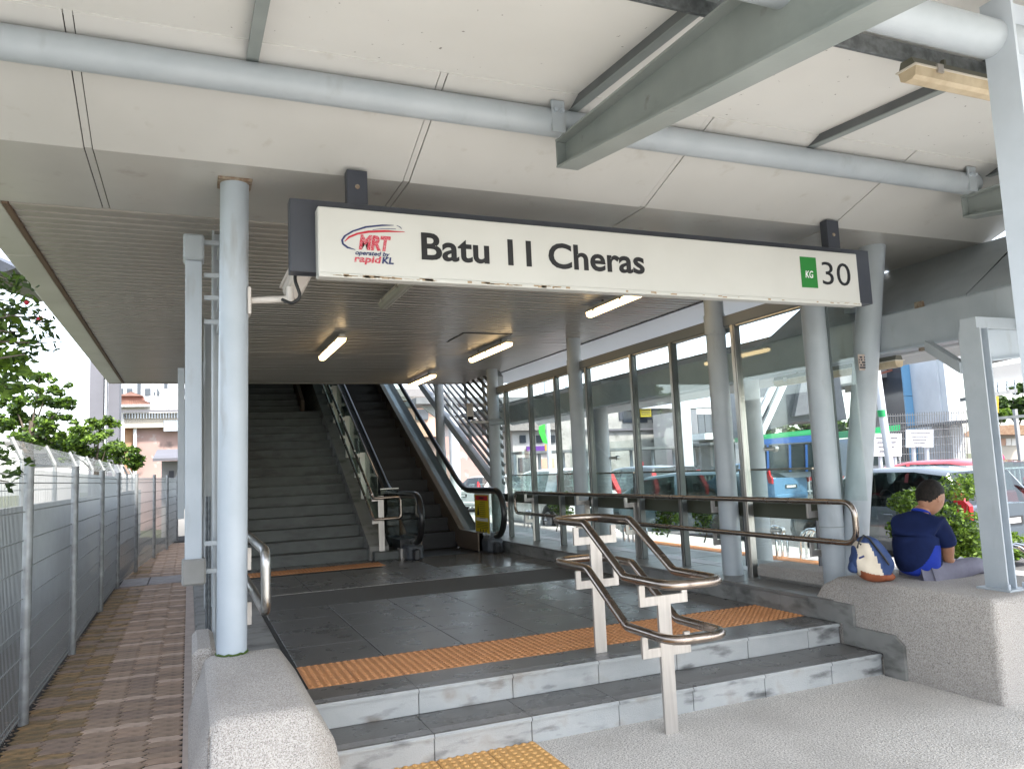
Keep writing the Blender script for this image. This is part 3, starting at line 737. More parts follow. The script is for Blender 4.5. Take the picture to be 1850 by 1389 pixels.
# ================================================================== COLUMNS
lc = thing('round_column', 'round pale blue steel column on the left plinth holding the camera arm', 'column', (.22, 4.69, .62))
P = [(.222, 4.69, .62), (.25, 4.69, 3.37)]
wp(MB().cyl(P[0], P[1], .081, 32), 'shaft', 'steel_light', lc, smooth=True)
mr_ = [( .223+.082*math.cos(a_*math.pi/12), 4.69+.082*math.sin(a_*math.pi/12), .655+.004*math.sin(a_*2.3)) for a_ in range(24)]
wp(MB().tube(mr_, .007, 6, closed=True), 'moss_ring', 'leaf', lc)
wp(MB().bbox(.155, .345, 4.60, 4.78, 3.345, 3.362, .003), 'cap_collar', 'rust', lc)
def rcol(x, y, z0, z1, r, label, group, mm='steel_paint', lean=None, name='round_column'):
    t = thing(name, label, 'column', (x, y, z0), group=group)
    top = lean if lean else (x, y, z1)
    wp(MB().cyl((x, y, z0), top, r, 28), 'shaft', mm, t, smooth=True)
    return t
G = 'round steel columns along the glass wall'
t = rcol(4.95, 6.33, .47, 3.36, .098, 'round steel column in the glass wall nearest the twin leaning columns', G)
wp(MB().cyl((4.95, 6.33, 2.86), (4.95, 6.33, 3.06), .108, 28), 'collar', 'steel_paint', t, smooth=True)
wp(MB().bbox(5.05, 5.10, 6.24, 6.42, 2.88, 3.04, .003), 'bracket', 'steel_paint', t)
t = rcol(4.95, 9.45, .47, 3.36, .098, 'second round steel column of the glass wall, behind the long handrail', G)
wp(MB().cyl((4.95, 9.45, 2.86), (4.95, 9.45, 3.06), .108, 28), 'collar', 'steel_paint', t, smooth=True)
wp(MB().bbox(5.05, 5.10, 9.36, 9.54, 2.88, 3.04, .003), 'bracket', 'steel_paint', t)
t = rcol(4.95, 12.6, .47, 3.36, .098, 'round steel column beside the escalator newel with a camera on it', G)
wp(MB().cyl((4.95, 12.6, 2.86), (4.95, 12.6, 3.06), .108, 28), 'collar', 'steel_paint', t, smooth=True)
t = rcol(4.95, 15.75, .47, 3.9, .098, 'farthest round steel column, behind the escalator balustrade', G)
wp(MB().cyl((4.95, 15.75, 1.9), (4.95, 15.75, 2.05), .106, 28), 'collar', 'steel_paint', t, smooth=True)
t = rcol(4.95, 5.0, .47, 3.36, .098, 'upright left one of the twin round columns behind the backpack', 'twin round columns beside the man')
wp(MB().cyl((4.95, 5.0, 1.0), (4.95, 5.0, 1.008), .1, 28), 'weld_ring', 'beam_paint', t, smooth=True)
t = rcol(5.04, 4.93, .47, 3.36, .103, 'right one of the twin round columns, leaning outward to the fascia', 'twin round columns beside the man', lean=(5.44, 4.75, 3.37))
pk = MB()
for i in range(5):
    for j in range(8):
        if random.random() < .8: pk.box(5.155+j*.010, 5.155+j*.010+.008, 4.745, 4.747, 2.30+i*.022, 2.30+i*.022+.015)
wp(MB().box(5.15, 5.245, 4.748, 4.752, 2.285, 2.42), 'peeling_sticker', 'kerb_beige', t)
wp(pk, 'sticker_print', 'sign_frame', t)
# square rear columns on the left side
for y_, lab in ((5.75, 'grey square column just behind the round column and its bracketed post'), (8.9, 'second grey square column on the stair side ledge'), (12.05, 'third grey square column on the stair side ledge')):
    t = thing('square_column', lab, 'column', (.21, y_, .29), group='square columns on the left side ledge')
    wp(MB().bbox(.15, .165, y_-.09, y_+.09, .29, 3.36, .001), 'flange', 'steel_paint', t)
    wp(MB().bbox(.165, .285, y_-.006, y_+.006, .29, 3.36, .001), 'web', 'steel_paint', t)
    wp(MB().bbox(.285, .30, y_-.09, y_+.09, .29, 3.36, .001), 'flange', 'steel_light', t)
# bracketed screen posts with box ends
t = thing('screen_post', 'square steel post with box caps held off the columns by brackets, near the brick path', 'post', (.03, 5.3, 1))
wp(MB().bbox(-.022, .078, 5.27, 5.36, 1.12, 3.03, .004), 'shaft', 'steel_light', t)
wp(MB().bbox(-.035, .092, 5.24, 5.40, 3.03, 3.20, .012), 'top_box', 'steel_paint', t)
wp(MB().bbox(-.04, .10, 5.24, 5.40, .97, 1.13, .012), 'foot_box', 'concrete_grey', t)
for z_ in (3.15, 2.93, 2.78, 2.62, 1.20, 1.03):
    wp(MB().bbox(.09, .20, 5.30, 5.32, z_, z_+.03, .002), 'bracket', 'steel_paint', t)
    wp(MB().bbox(.18, .20, 5.30, 5.68, z_, z_+.03, .002), 'bracket', 'steel_paint', t)
for y_, lab in ((8.35, 'narrow perforated grey screen on the path side of the stair hall'), (11.5, 'perforated screen beyond the first one on the path side')):
    t = thing('perforated_screen', lab, 'screen', (-.06, y_, 1.3), group='perforated side screens')
    wp(MB().bbox(-.10, -.04, y_, y_+.04, 1.25, 2.75, .002), 'edge_bar', 'steel_paint', t)
    ps = MB()
    for i in range(40): ps.box(-.035, -.005, y_+.005, y_+2.6, 1.36+i*.034, 1.36+i*.034+.024)
    wp(ps, 'louvres', 'dark_beam', t, kind='stuff')

# V strut + H column area on the right plinth
hc = thing('steel_column', 'grey H section steel column rising from the right plinth beside the man', 'column', (5.1, 3.7, .65))
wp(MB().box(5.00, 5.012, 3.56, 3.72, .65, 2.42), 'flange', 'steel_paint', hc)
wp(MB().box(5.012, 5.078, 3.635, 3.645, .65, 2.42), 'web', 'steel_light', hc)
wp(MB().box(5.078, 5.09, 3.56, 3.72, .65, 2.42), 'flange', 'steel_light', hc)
for z_ in (1.03, 1.07, 1.72, 1.77):
    for x_ in (5.035, 5.075): wp(MB().cyl((x_, 3.628, z_), (x_, 3.636, z_), .009, 6), 'bolt', 'dark_beam', hc)
wp(MB().bbox(4.96, 5.15, 3.52, 3.76, .65, .664, .002), 'base_plate', 'steel_paint', hc)
for x_ in (4.98, 5.13): wp(MB().cyl((x_, 3.54, .66), (x_, 3.54, .70), .012, 6), 'anchor_bolt', 'steel_light', hc)
wp(MB().prism([(3.72, 2.12), (3.72, 2.20), (4.08, 2.42), (4.08, 2.34)], 4.97, 5.05, lambda u, v, t: (t+(u-3.7)*.35, u, v)), 'knee_brace', 'steel_paint', hc)
wp(MB().box(5.0, 5.9, 3.58, 3.70, 2.42, 2.50), 'arm', 'steel_paint', hc)
wp(MB().prism([(5.095, 2.41), (5.095, 2.20), (8.6, 2.52), (8.6, 2.72)], 3.60, 3.63, lambda u, v, t: (u, t, v)), 'rafter', 'steel_light', hc)
wp(MB().prism([(5.095, 2.19), (5.095, 2.20), (8.6, 2.52), (8.6, 2.51)], 3.56, 3.68, lambda u, v, t: (u, t, v)), 'rafter_flange', 'steel_light', hc)

# ================================================================== SIDE WALKWAY CANOPY (right of the glass wall)
wc = thing('walkway_canopy', 'dark grey covered walkway roof running behind the glass wall', 'canopy', (6.5, 8, 2.7))
wp(MB().box(5.42, 5.50, -1, 13.5, 2.44, 2.74), 'edge_beam', 'steel_paint', wc)
wp(MB().box(5.40, 5.56, -1, 13.5, 2.425, 2.44), 'edge_beam_flange', 'steel_light', wc)
wp(MB().box(5.46, 5.49, 4.35, 4.42, 2.40, 2.80), 'stub', 'rust', wc)
for i in range(3):
    a = -.6+2.3*i
    wp(MB().prism([(5.51, 2.745), (6.335, 3.357), (6.36, 3.357), (5.51, 2.775)], a+.004, a+2.296, lambda u, v, t: (u, t, v)), 'underside_panel', 'steel_paint', wc)
wp(MB().box(6.2, 8.4, -1, 19, 2.965, 2.985), 'roof_deck', 'dark_beam', wc)
wp(MB().cyl((8.0, -1, 2.80), (8.0, 19, 2.80), .06, 14), 'gutter_pipe', 'white_col', wc, smooth=True)
wp(MB().prism([(8.4, 3.0), (8.75, 2.735), (8.77, 2.735), (8.42, 3.0)], -1, 19, lambda u, v, t: (u, t, v)), 'outer_fascia', 'white_col', wc)
for i in range(6): wp(MB().box(5.5 if i < 2 else 6.2, 8.4, 2.2+2.9*i, 2.28+2.9*i, 2.86, 2.96), 'cross_beam', 'steel_paint', wc)
GW = 'white round columns of the side walkway'
for y_, lab in ((9.1, 'white round walkway column nearest the twin leaning columns'), (13.6, 'white round walkway column seen behind the second glass wall column'), (19.3, 'white round walkway column seen behind the end of the long handrail')):
    rcol(7.65, y_, 0.1, 2.96, .15, lab, GW, 'white_col')
walk = MB().box(5.9, 9.3, -8, 26, -.25, .10).build('walkway', 'pave_light', kind='structure')
tm = dome_tile(.3, .3, 4, 1, True).mesh('tactile_tile'); tm.materials.append(M['tactile'])
for i in range(30): link('tactile_tile', tm, walk, (7.95, 4.0+.302*i, .104))
for i, z_ in enumerate((.55, .75)):
    pass
# lamps under the walkway roof
def lamp(x, y, z, L_, axis, lit, label, group):
    t = thing('fluorescent_lamp', label, 'lamp', (x, y, z), R(90) if axis == 'x' else 0, group=group)
    # local: runs along Y from 0 to L
    MB().prism([(-.045, .02), (-.03, .06), (.03, .06), (.045, .02)], .0, L_, lambda u, v, s_: (u, s_, v)).build('housing', 'lamp_body' if lit != 'old' else 'lamp_dark', t)
    MB().prism([(-.055, .012), (-.055, .02), (.055, .02), (.055, .012)], -.01, L_+.01, lambda u, v, s_: (u, s_, v)).build('seal', 'lamp_body', t)
    MB().prism([(-.048, .012), (-.040, -.03), (-.02, -.042), (.02, -.042), (.040, -.03), (.048, .012)], .0, L_, lambda u, v, s_: (u, s_, v)).build('diffuser', {'lit': 'lamp_lit', 'old': 'lamp_old', 'off': 'lamp_off'}[lit], t)
    for k in (0.12, .5, .88): MB().box(-.06, -.05, L_*k-.02, L_*k+.02, -.005, .035).build('clip', 'steel_plate', t)
    for k in (.2, .8): MB().cyl((0, L_*k, .06), (0, L_*k, .10), .012, 6).build('fixing', 'lamp_dark', t)
    return t
GL = 'tube lamps under the slatted soffit'
lamp(1.73, 9.35, 3.265, 1.55, 'y', 'lit', 'lit tube lamp above the stairs, left of the ceiling hatch', GL)
lamp(3.96, 9.40, 3.265, 1.5, 'y', 'lit', 'lit tube lamp beside the ceiling hatch', GL)
lamp(3.92, 12.75, 3.265, 1.5, 'y', 'lit', 'lit tube lamp above the escalator, farthest back', GL)
lamp(4.10, 5.9, 3.265, 1.5, 'y', 'lit', 'lit tube lamp half hidden behind the white sign box', GL)
lamp(1.78, 5.9, 3.265, 1.5, 'y', 'off', 'unlit tube lamp just below the left part of the sign', GL)
lamp(4.35, 2.42, 3.36, 1.25, 'x', 'old', 'yellowed tube lamp on the galvanised channel beside the pale right column', None)
t = lamp(5.62, 4.75, 2.36, 1.5, 'y', 'old', 'old yellowed tube lamp under the walkway edge beam', None)

# ================================================================== GLASS WALL
gw = thing('glass_wall', 'tall glazed screen wall along the right of the hall', 'glass wall', (5, 9, .47))
wp(MB().bbox(4.97, 5.07, 4.75, 12.55, 2.92, 3.03, .004), 'head_beam', 'head_paint', gw)
wp(MB().box(4.985, 5.055, 5.1, 12.55, 2.905, 2.918), 'head_trim', 'steel_brushed', gw)
ym_ = [4.62, 6.10, 7.18, 8.03, 9.19, 10.17, 11.11, 12.13, 12.9]
for y_ in ym_[1:]:
    wp(MB().bbox(4.97, 5.04, y_-.035, y_+.035, .47, 2.92, .003), 'mullion', 'steel_brushed' if y_ < 7 else 'mullion_dark', gw)
    wp(MB().bbox(4.962, 4.969, y_-.02, y_+.02, .47, 2.92, .001), 'mullion_cap', 'steel_brushed', gw)
wp(MB().bbox(5.0, 5.07, 4.95, 5.02, .47, 3.3, .003), 'end_mullion', 'dark_beam', gw)
for a, b in zip(ym_[:-1], ym_[1:]):
    wp(MB().box(5.0, 5.01, a+.036, b-.036, 1.22, 2.905), 'pane', 'glass', gw)
wp(MB().bbox(5.09, 5.14, 5.0, 12.9, 1.03, 1.17, .003), 'transom', 'transom_paint', gw)
lg = thing('glass_parapet', 'waist high glass parapet with thin steel cap outside the glass wall', 'parapet', (5.3, 9, .47))
for a, b in ((5.52, 6.5), (6.53, 8.6), (8.63, 10.7), (10.73, 12.9)):
    wp(MB().box(5.295, 5.307, a, b, .5, 1.47), 'pane', 'glass', lg)
    wp(MB().bbox(5.288, 5.314, a, b, 1.47, 1.49, .002), 'cap_rail', 'steel_tube', lg)
    wp(MB().bbox(5.285, 5.317, a, a+.014, .5, 1.47, .002), 'edge_bar', 'sign_frame', lg)
# tall glass wind screens with spider clamps on the walkway columns
for (y_, lab) in ((9.1, 'tall frameless glass screen clamped to the nearest white column'), (13.6, 'tall frameless glass screen clamped to the middle white column'), (19.3, 'tall frameless glass screen clamped to the farthest white column')):
    t = thing('wind_screen', lab, 'glass screen', (7.9, y_, .3), group='frameless glass screens on the walkway')
    wp(MB().box(7.88, 7.892, y_-1.9, y_+1.9, .25, 2.05), 'pane', 'glass', t)
    for z_ in (.55, 1.72): wp(MB().cyl((7.7, y_-.1, z_), (7.88, y_-.2, z_), .028, 10).cyl((7.84, y_-.2, z_), (7.9, y_-.2, z_), .045, 12), 'clamp', 'steel_brushed', t, smooth=True)
MB().bbox(4.97, 5.36, 5.08, 6.02, .47, .60, .03).build('concrete_block', 'plinth_top', label='low mossy concrete block beside the twin columns', cat='block')

# ---- handrails
def rail_post(t, x, y, z0, z1, arms, face=.088):
    mb = MB().bbox(x-face/2, x+face/2, y-.011, y+.011, z0, z1, .0015)
    for (side, za) in arms:                          # arm plate with an upturned end
        if side < 0: mb.bbox(x-face/2-.125, x-face/2+.001, y-.010, y+.010, za, za+.055, .001).bbox(x-face/2-.125, x-face/2-.085, y-.0095, y+.0095, za+.054, za+.125, .001)
        else: mb.bbox(x+face/2-.001, x+face/2+.125, y-.010, y+.010, za, za+.055, .001).bbox(x+face/2+.085, x+face/2+.125, y-.0095, y+.0095, za+.054, za+.125, .001)
    return wp(mb, 'post', 'steel_plate', t)
rr = thing('handrail', 'long double steel handrail in front of the glass wall', 'handrail', (4.8, 8, .47))
L1 = [(4.80, 11.45, 1.22), (4.80, 4.60, 1.22), (4.80, 4.60, .90), (4.80, 11.45, .90)]
wp(MB().tube(rounded_closed(L1, .12, 7), .024, 12, closed=True), 'rail', 'steel_tube', rr, smooth=True)
for y_ in (5.12, 6.42, 8.1, 9.35, 11.1):
    rail_post(rr, 4.975, y_, .47, 1.13, ((-1, 1.075), (-1, .755)), .075)
cr = thing('handrail', 'free standing double steel handrail in the middle of the entrance steps', 'handrail', (2.65, 4.5, 0))
for zt, rr_ in ((1.212, .12), (.915, .12)):
    zl = zt-.30; xl, xr = 2.46, 2.84
    loop = [(xl, 5.20, zt), (xl, 4.67, zt), (xl, 4.19, zl), (xl, 3.70, zl), (xr, 3.70, zl), (xr, 4.22, zl), (xr, 4.72, zt), (xr, 5.20, zt)]
    wp(MB().tube(rounded_closed(loop, [.14, .03, .03, .14, .14, .03, .03, .14], 6), .027, 14, closed=True), 'rail', 'steel_tube', cr, smooth=True)
rail_post(cr, 2.655, 4.90, .30, 1.10, ((-1, 1.045), (1, 1.045), (-1, .745), (1, .745)), .09)
rail_post(cr, 2.650, 4.07, 0, .80, ((-1, .745), (1, .745), (-1, .445), (1, .445)), .09)
lr = thing('handrail', 'bright double steel handrail loop behind the left round column', 'handrail', (.39, 6, .3))
wp(MB().tube(rounded_closed([(.40, 11.5, 1.2), (.40, 4.62, 1.2), (.40, 4.62, .86), (.40, 11.5, .86)], .09, 7), .028, 14, closed=True), 'rail', 'steel_brushed', lr, smooth=True)
for y_ in (5.3, 7.3, 9.3, 11.2):
    wp(MB().bbox(.20, .26, y_-.01, y_+.01, .29, 1.12, .001).bbox(.26, .37, y_-.009, y_+.009, 1.03, 1.085, .001).bbox(.34, .372, y_-.008, y_+.008, 1.08, 1.17, .001)
       .bbox(.26, .37, y_-.009, y_+.009, .69, .745, .001).bbox(.34, .372, y_-.008, y_+.008, .74, .83, .001), 'post', 'steel_plate', lr)

# ================================================================== SIGN
sg = thing('station_sign', 'long white station name sign box in a dark grey frame above the steps', 'sign', (2.7, 4.3, 2.9))
SY = 4.20
wp(MB().bbox(.517, 4.86, SY+.09, SY+.19, 2.735, 3.155, .004), 'frame', 'sign_frame', sg)
wp(MB().bbox(.655, 4.635, SY, SY+.095, 2.695, 3.09, .006), 'light_box', 'sign_face', sg)
wp(MB().bbox(.655, 4.635, SY-.006, SY+.02, 2.69, 2.715, .003), 'lower_trim', 'sign_face', sg)
dm_ = MB()
for i in range(90):
    x = random.choice([random.uniform(.7, 1.3), random.uniform(1.6, 2.1), random.uniform(.7, 4.6)]); dm_.box(x, x+random.uniform(.01, .06), SY-.0068, SY-.006, 2.694+random.uniform(0, .012), 2.699+random.uniform(0, .012))
wp(dm_, 'dirt_streaks', 'sign_dirt', sg, kind='stuff')
for x in (.90, 4.53):
    wp(MB().bbox(x-.06, x+.06, SY+.10, SY+.17, 3.155, 3.375 if x > 2 else 3.36, .003), 'bracket', 'sign_frame', sg)
    wp(MB().cyl((x, SY+.095, 3.26), (x, SY+.105, 3.26), .014, 8), 'bolt', 'rust', sg)
def SP(x, y): p = ony(x, y, SY); return p.x, p.z
ty = SY-.001
def fit(s_, name, m_, x0, y0, x1, y1, **k):          # pixel corners: lower-left, upper-right
    a = SP(x0, y0); b = SP(x1, y1); return text(s_, name, m_, sg, a[0], b[0], a[1], b[1], ty, **k)
a = SP(1449, 519); b = SP(1473, 466)
wp(MB().box(a[0], b[0], ty-.002, ty, a[1], b[1]), 'line_badge', 'green_ink', sg)
a2 = SP(1455, 502); b2 = SP(1468, 490); text('KG', 'badge_lettering', 'white_ink', sg, a2[0], b2[0], a2[1], b2[1], ty-.003, offset=.015, shear=.15, extrude=.0005)
a2 = SP(1487, 514); b2 = SP(1534, 477); text('30', 'station_number', 'black_ink', sg, a2[0], b2[0], a2[1], b2[1], ty, offset=-.004)
def letters(o):
    me = o.data; par = list(range(len(me.vertices)))
    def find(i):
        while par[i] != i: par[i] = par[par[i]]; i = par[i]
        return i
    for e in me.edges:
        a, b = find(e.vertices[0]), find(e.vertices[1])
        if a != b: par[a] = b
    isl = {}
    for i, v in enumerate(me.vertices): isl.setdefault(find(i), []).append(v.co.x)
    cl = []
    for k, xs in sorted(isl.items(), key=lambda t: min(t[1])):
        if cl and min(xs) < cl[-1][1]-.004: cl[-1][1] = max(cl[-1][1], max(xs)); cl[-1][2].add(k)
        else: cl.append([min(xs), max(xs), {k}])
    for _, _, ks in cl:
        mp = {}; V = []; F = []
        for p in me.polygons:
            if find(p.vertices[0]) in ks:
                for i in p.vertices:
                    if i not in mp: mp[i] = len(V); V.append(tuple(me.vertices[i].co))
                F.append([mp[i] for i in p.vertices])
        nm = bpy.data.meshes.new('letter'); nm.from_pydata(V, [], F); nm.materials.append(me.materials[0]); c = link('letter', nm, o.parent); c.location = o.location
    bpy.data.objects.remove(o)
# main name
x0, zb = SP(762, 471); x1, zb2 = SP(1165, 495); _, zc = SP(762, 421)
letters(text('Batu 11 Cheras', 'lettering', 'black_ink', sg, x0, x1, (zb+zb2)/2, (zb+zb2)/2+(zc-zb)*1.0, ty, offset=.022))
# logo
def swoosh(outer, inner, m_, name):
    o_ = [SP(*p) for p in outer]; i_ = [SP(*p) for p in inner]; mb = MB(); n_ = len(o_)
    mb.add([(x, ty-.001, z) for x, z in o_]+[(x, ty-.001, z) for x, z in i_], [(k, k+1, n_+k+1, n_+k) for k in range(n_-1)])
    wp(mb, name, m_, sg)
swoosh([(642, 452), (627, 449), (618, 442), (616, 434), (621, 426), (636, 417), (660, 409), (690, 406), (711, 407)],
       [(642, 451), (629, 446), (621, 440), (620, 434), (625, 427), (639, 419), (662, 412), (690, 409), (711, 408)], 'blue_ink', 'logo_swoosh')
swoosh([(622, 436), (630, 427), (645, 421), (665, 417), (695, 416), (731, 419)],
       [(623, 437), (632, 430), (647, 424), (667, 421), (695, 420), (731, 420)], 'red_flat', 'logo_swoosh')
swoosh([(673, 415), (690, 413), (715, 413.5)], [(673, 416), (690, 414), (715, 414.5)], 'blue_ink', 'logo_line')
swoosh([(716, 408), (722, 411), (725, 414)], [(717, 407.5), (723, 410), (726, 413.5)], 'blue_ink', 'logo_line')
a2 = SP(648, 451); b2 = SP(706, 428); text('MRT', 'logo_lettering', 'red_ink', sg, a2[0], b2[0], a2[1], b2[1], ty, offset=.05, shear=.2)
a2 = SP(642, 462.5); b2 = SP(704, 456.5); text('operated by', 'logo_lettering', 'blue_ink', sg, a2[0], b2[0], a2[1], b2[1], ty, offset=.02, shear=.25)
a2 = SP(640, 477); b2 = SP(689, 464); text('rapid', 'logo_lettering', 'red_ink', sg, a2[0], b2[0], a2[1], b2[1], ty, offset=.03, shear=.15)
a2 = SP(690, 476.5); b2 = SP(711, 466); text('KL', 'logo_lettering', 'blue_ink', sg, a2[0], b2[0], a2[1], b2[1], ty, offset=.03, shear=.15)

# ================================================================== CAMERAS
cv = thing('security_camera', 'white housed security camera on an arm from the left round column', 'security camera', (.33, 4.69, 2.64))
wp(MB().bbox(.315, .335, 4.63, 4.75, 2.56, 2.72, .004), 'wall_plate', 'cctv', cv)
wp(MB().cyl((.33, 4.67, 2.645), (.56, 4.60, 2.65), .020, 14), 'arm', 'cctv', cv, smooth=True)
wp(MB().cyl((.55, 4.60, 2.62), (.55, 4.60, 2.72), .022, 12), 'swivel', 'cctv', cv, smooth=True)
body = MB().bbox(-.055, .055, -.17, .16, -.04, .05, .018)
bo = body.build('housing', 'cctv', cv, smooth=True); bo.location = Vector((.615, 4.62, 2.80))-cv.location; bo.rotation_euler = (R(-38), R(12), R(12))
bo2 = MB().bbox(-.065, .065, -.20, .17, .052, .066, .004).build('sun_shield', 'cctv', cv); bo2.location = bo.location; bo2.rotation_euler = bo.rotation_euler
wp(MB().tube(rounded([(.575, 4.52, 2.80), (.565, 4.50, 2.74), (.60, 4.50, 2.64), (.55, 4.52, 2.60), (.50, 4.56, 2.635)], .05), .010, 8), 'cable', 'cable', cv, smooth=True)
c2 = thing('security_camera', 'security camera on a short bracket by the escalator column', 'security camera', (4.85, 12.5, 2.4))
wp(MB().cyl((4.85, 12.5, 2.42), (4.45, 12.4, 2.42), .022, 10), 'arm', 'cctv', c2, smooth=True)
wp(MB().cyl((5.06, 12.5, 2.42), (4.80, 12.5, 2.42), .055, 12), 'clamp', 'steel_paint', c2, smooth=True)
bo = MB().bbox(-.055, .055, -.16, .16, -.05, .05, .012).build('housing', 'cctv', c2); bo.location = Vector((4.43, 12.36, 2.60))-c2.location; bo.rotation_euler = (R(50), 0, R(-20))
bo = MB().bbox(-.045, .045, -.165, -.158, -.04, .04, .002).build('lens_window', 'handrail_rubber', c2); bo.location = Vector((4.43, 12.36, 2.60))-c2.location; bo.rotation_euler = (R(50), 0, R(-20))

# ================================================================== LOUVRED SIDE OF THE FAR STAIR
lv = thing('louvred_screen', 'slanted louvred steel screen rising behind the escalator', 'screen', (5.1, 13, 1.4))
SLV = (3.756-1.398)/(17.746-13.171)
def lvz(y, h): return 1.398+(y-13.17)*SLV+h
wp(MB().prism([(12.9, lvz(12.9, -.14)), (20, lvz(20, -.14)), (20, lvz(20, .04)), (12.9, lvz(12.9, .04))], 5.08, 5.20, lambda u, v, t: (t, u, v)), 'lower_beam', 'steel_paint', lv)
for i in range(20):
    h = .16+i*.16; ya = 12.75
    wp(MB().prism([(ya, lvz(ya, h-.022)), (18.5, lvz(18.5, h-.022)), (18.5, lvz(18.5, h+.022)), (ya, lvz(ya, h+.022))], 5.14, 5.18, lambda u, v, t: (t, u, v)), 'louvre', 'dark_beam', lv)
for k in range(5):
    y0 = 13.4+k*1.15
    wp(MB().tube([(5.21, y0, lvz(y0, 0)), (5.21, y0+.55, lvz(y0, 0)+2.6)], .035, 4), 'strut', 'steel_paint', lv)
wp(MB().prism([(12.7, 3.05), (13.9, 3.95), (13.9, 4.15), (12.7, 3.25)], 5.05, 5.2, lambda u, v, t: (t, u, v)), 'upper_beam', 'steel_paint', lv)

# ================================================================== FENCES
FP = [(-1.13, 1.7), (-1.10, 4.05), (-1.067, 6.42), (-1.06, 8.79), (-1.07, 11.5), (-1.055, 13.86), (-.925, 16.2), (-.72, 18.9), (-.51, 21.1), (-.32, 23.7)]
fe = thing('mesh_fence', 'galvanised welded mesh fence curving along the brick path', 'fence', (-1.1, 6, 0))
for i, (x, y) in enumerate(FP):
    wp(MB().cyl((x+.02, y, -.05), (x+.02-(.02 if i == 2 else 0)*0, y, 1.80), .033, 12).cyl((x+.02, y, 1.80), (x+.02, y, 1.812), .036, 12), 'fence_post', 'fence_steel', fe, smooth=True)
for (xa, ya), (xb, yb) in zip(FP[:-1], FP[1:]):
    L_ = math.hypot(xb-xa, yb-ya); n_ = int(L_/.038); mb = MB()
    d = Vector(((xb-xa)/L_, (yb-ya)/L_, 0)); pn = Vector((-d.y, d.x, 0))
    for k in range(n_):
        p = Vector((xa, ya, 0))+d*(L_*(k+.5)/n_); w_ = .003
        mb.add([p+d*w_+Vector((0, 0, .03)), p+pn*w_+Vector((0, 0, .03)), p-d*w_+Vector((0, 0, .03)), p+d*w_+Vector((0, 0, 1.75)), p+pn*w_+Vector((0, 0, 1.75)), p-d*w_+Vector((0, 0, 1.75))], [(0, 1, 4, 3), (1, 2, 5, 4), (2, 0, 3, 5)])
    zs = [.05+.2*k for k in range(9)]
    zs += [.09, 1.71]
    for z in zs:
        a = Vector((xa, ya, z)); b = Vector((xb, yb, z)); h = .004 if .1 < z < 1.7 else .0035
        mb.add([a-Vector((0, 0, h))+pn*-.004, a+Vector((0, 0, h))+pn*-.004, b+Vector((0, 0, h))+pn*-.004, b-Vector((0, 0, h))+pn*-.004, a+pn*.004, b+pn*.004], [(0, 1, 2, 3), (0, 3, 5, 4), (1, 4, 5, 2)])
    mb.add([], [])
    wp(mb, 'mesh_panel', 'fence_wire', fe)
f2 = thing('mesh_fence', 'taller mesh fence with cranked top standing behind the path fence', 'fence', (-1.8, 12, 0))
F2 = [(-1.80, 1+2.4*i) for i in range(13)]
for x, y in F2:
    wp(MB().tube([(x, y, 0), (x, y, 1.95), (x-.12, y, 2.22)], .03, 6), 'fence_post', 'fence_steel', f2)
for (xa, ya), (xb, yb) in zip(F2[:-1], F2[1:]):
    mb = MB(); n_ = 50
    for k in range(n_):
        t_ = (k+.5)/n_; x = xa+(xb-xa)*t_; y = ya+(yb-ya)*t_; w_ = .003
        mb.add([(x, y-w_, .5), (x, y+w_, .5), (x, y+w_, 1.93), (x, y-w_, 1.93)], [(0, 1, 2, 3)])
    for k in range(2*n_):
        t_ = (k+.5)/n_/2; x = xa+(xb-xa)*t_; y = ya+(yb-ya)*t_; w_ = .0042
        mb.add([(x, y-w_, 1.93), (x, y+w_, 1.93), (x-.115, y+w_, 2.2), (x-.115, y-w_, 2.2)], [(0, 1, 2, 3)])
    for z in (.6, 1.0, 1.3, 1.6, 1.93): mb.add([(xa, ya, z-.005), (xa, ya, z+.005), (xb, yb, z+.005), (xb, yb, z-.005)], [(0, 1, 2, 3)])
    for z, q in ((2.04, .055), (2.12, .085), (2.2, .115)): mb.add([(xa-q, ya, z-.005), (xa-q, ya, z+.005), (xb-q, yb, z+.005), (xb-q, yb, z-.005)], [(0, 1, 2, 3)])
    wp(mb, 'mesh_panel', 'fence_wire', f2)
MB().box(-1.86, -1.74, 7.6, 34, -.5, 1.42).box(-1.86, -1.74, 0, 7.58, -.5, .95).build('boundary_wall', 'concrete_grey', label='low grey concrete wall under the rear mesh fence', cat='wall')

# ================================================================== VEGETATION
def leaves(n, centers, size, asp=.5, droop=0, seed=1):
    rnd = random.Random(seed); mbs = MB()
    tot = sum(c[3] for c in centers)
    for _ in range(n):
        t_ = rnd.uniform(0, tot); 
        for c in centers:
            t_ -= c[3]
            if t_ <= 0: break
        while True:
            v = Vector((rnd.uniform(-1, 1), rnd.uniform(-1, 1), rnd.uniform(-1, 1)))
            if .25 < v.length < 1: break
        p = Vector(c[:3])+Vector((v.x*c[3], v.y*c[3], v.z*c[3]*(c[4] if len(c) > 4 else .75)))
        a = Vector((rnd.gauss(0, 1), rnd.gauss(0, 1), rnd.gauss(-droop, .6))).normalized(); b = a.cross(Vector((rnd.gauss(0, 1), rnd.gauss(0, 1), rnd.gauss(0, 1)))).normalized()
        s_ = size*rnd.uniform(.6, 1.3)
        mbs.add([p-a*s_, p+b*s_*asp-a*s_*.2, p+a*s_, p-b*s_*asp-a*s_*.2], [(0, 1, 2, 3)])
    return mbs
def lmesh(mb, name, m_, par, loc):
    me = bpy.data.meshes.new(name); me.from_pydata(mb.v, [], mb.f); me.materials.append(M[m_])
    o = link(name, me, par); o.location = loc; return o
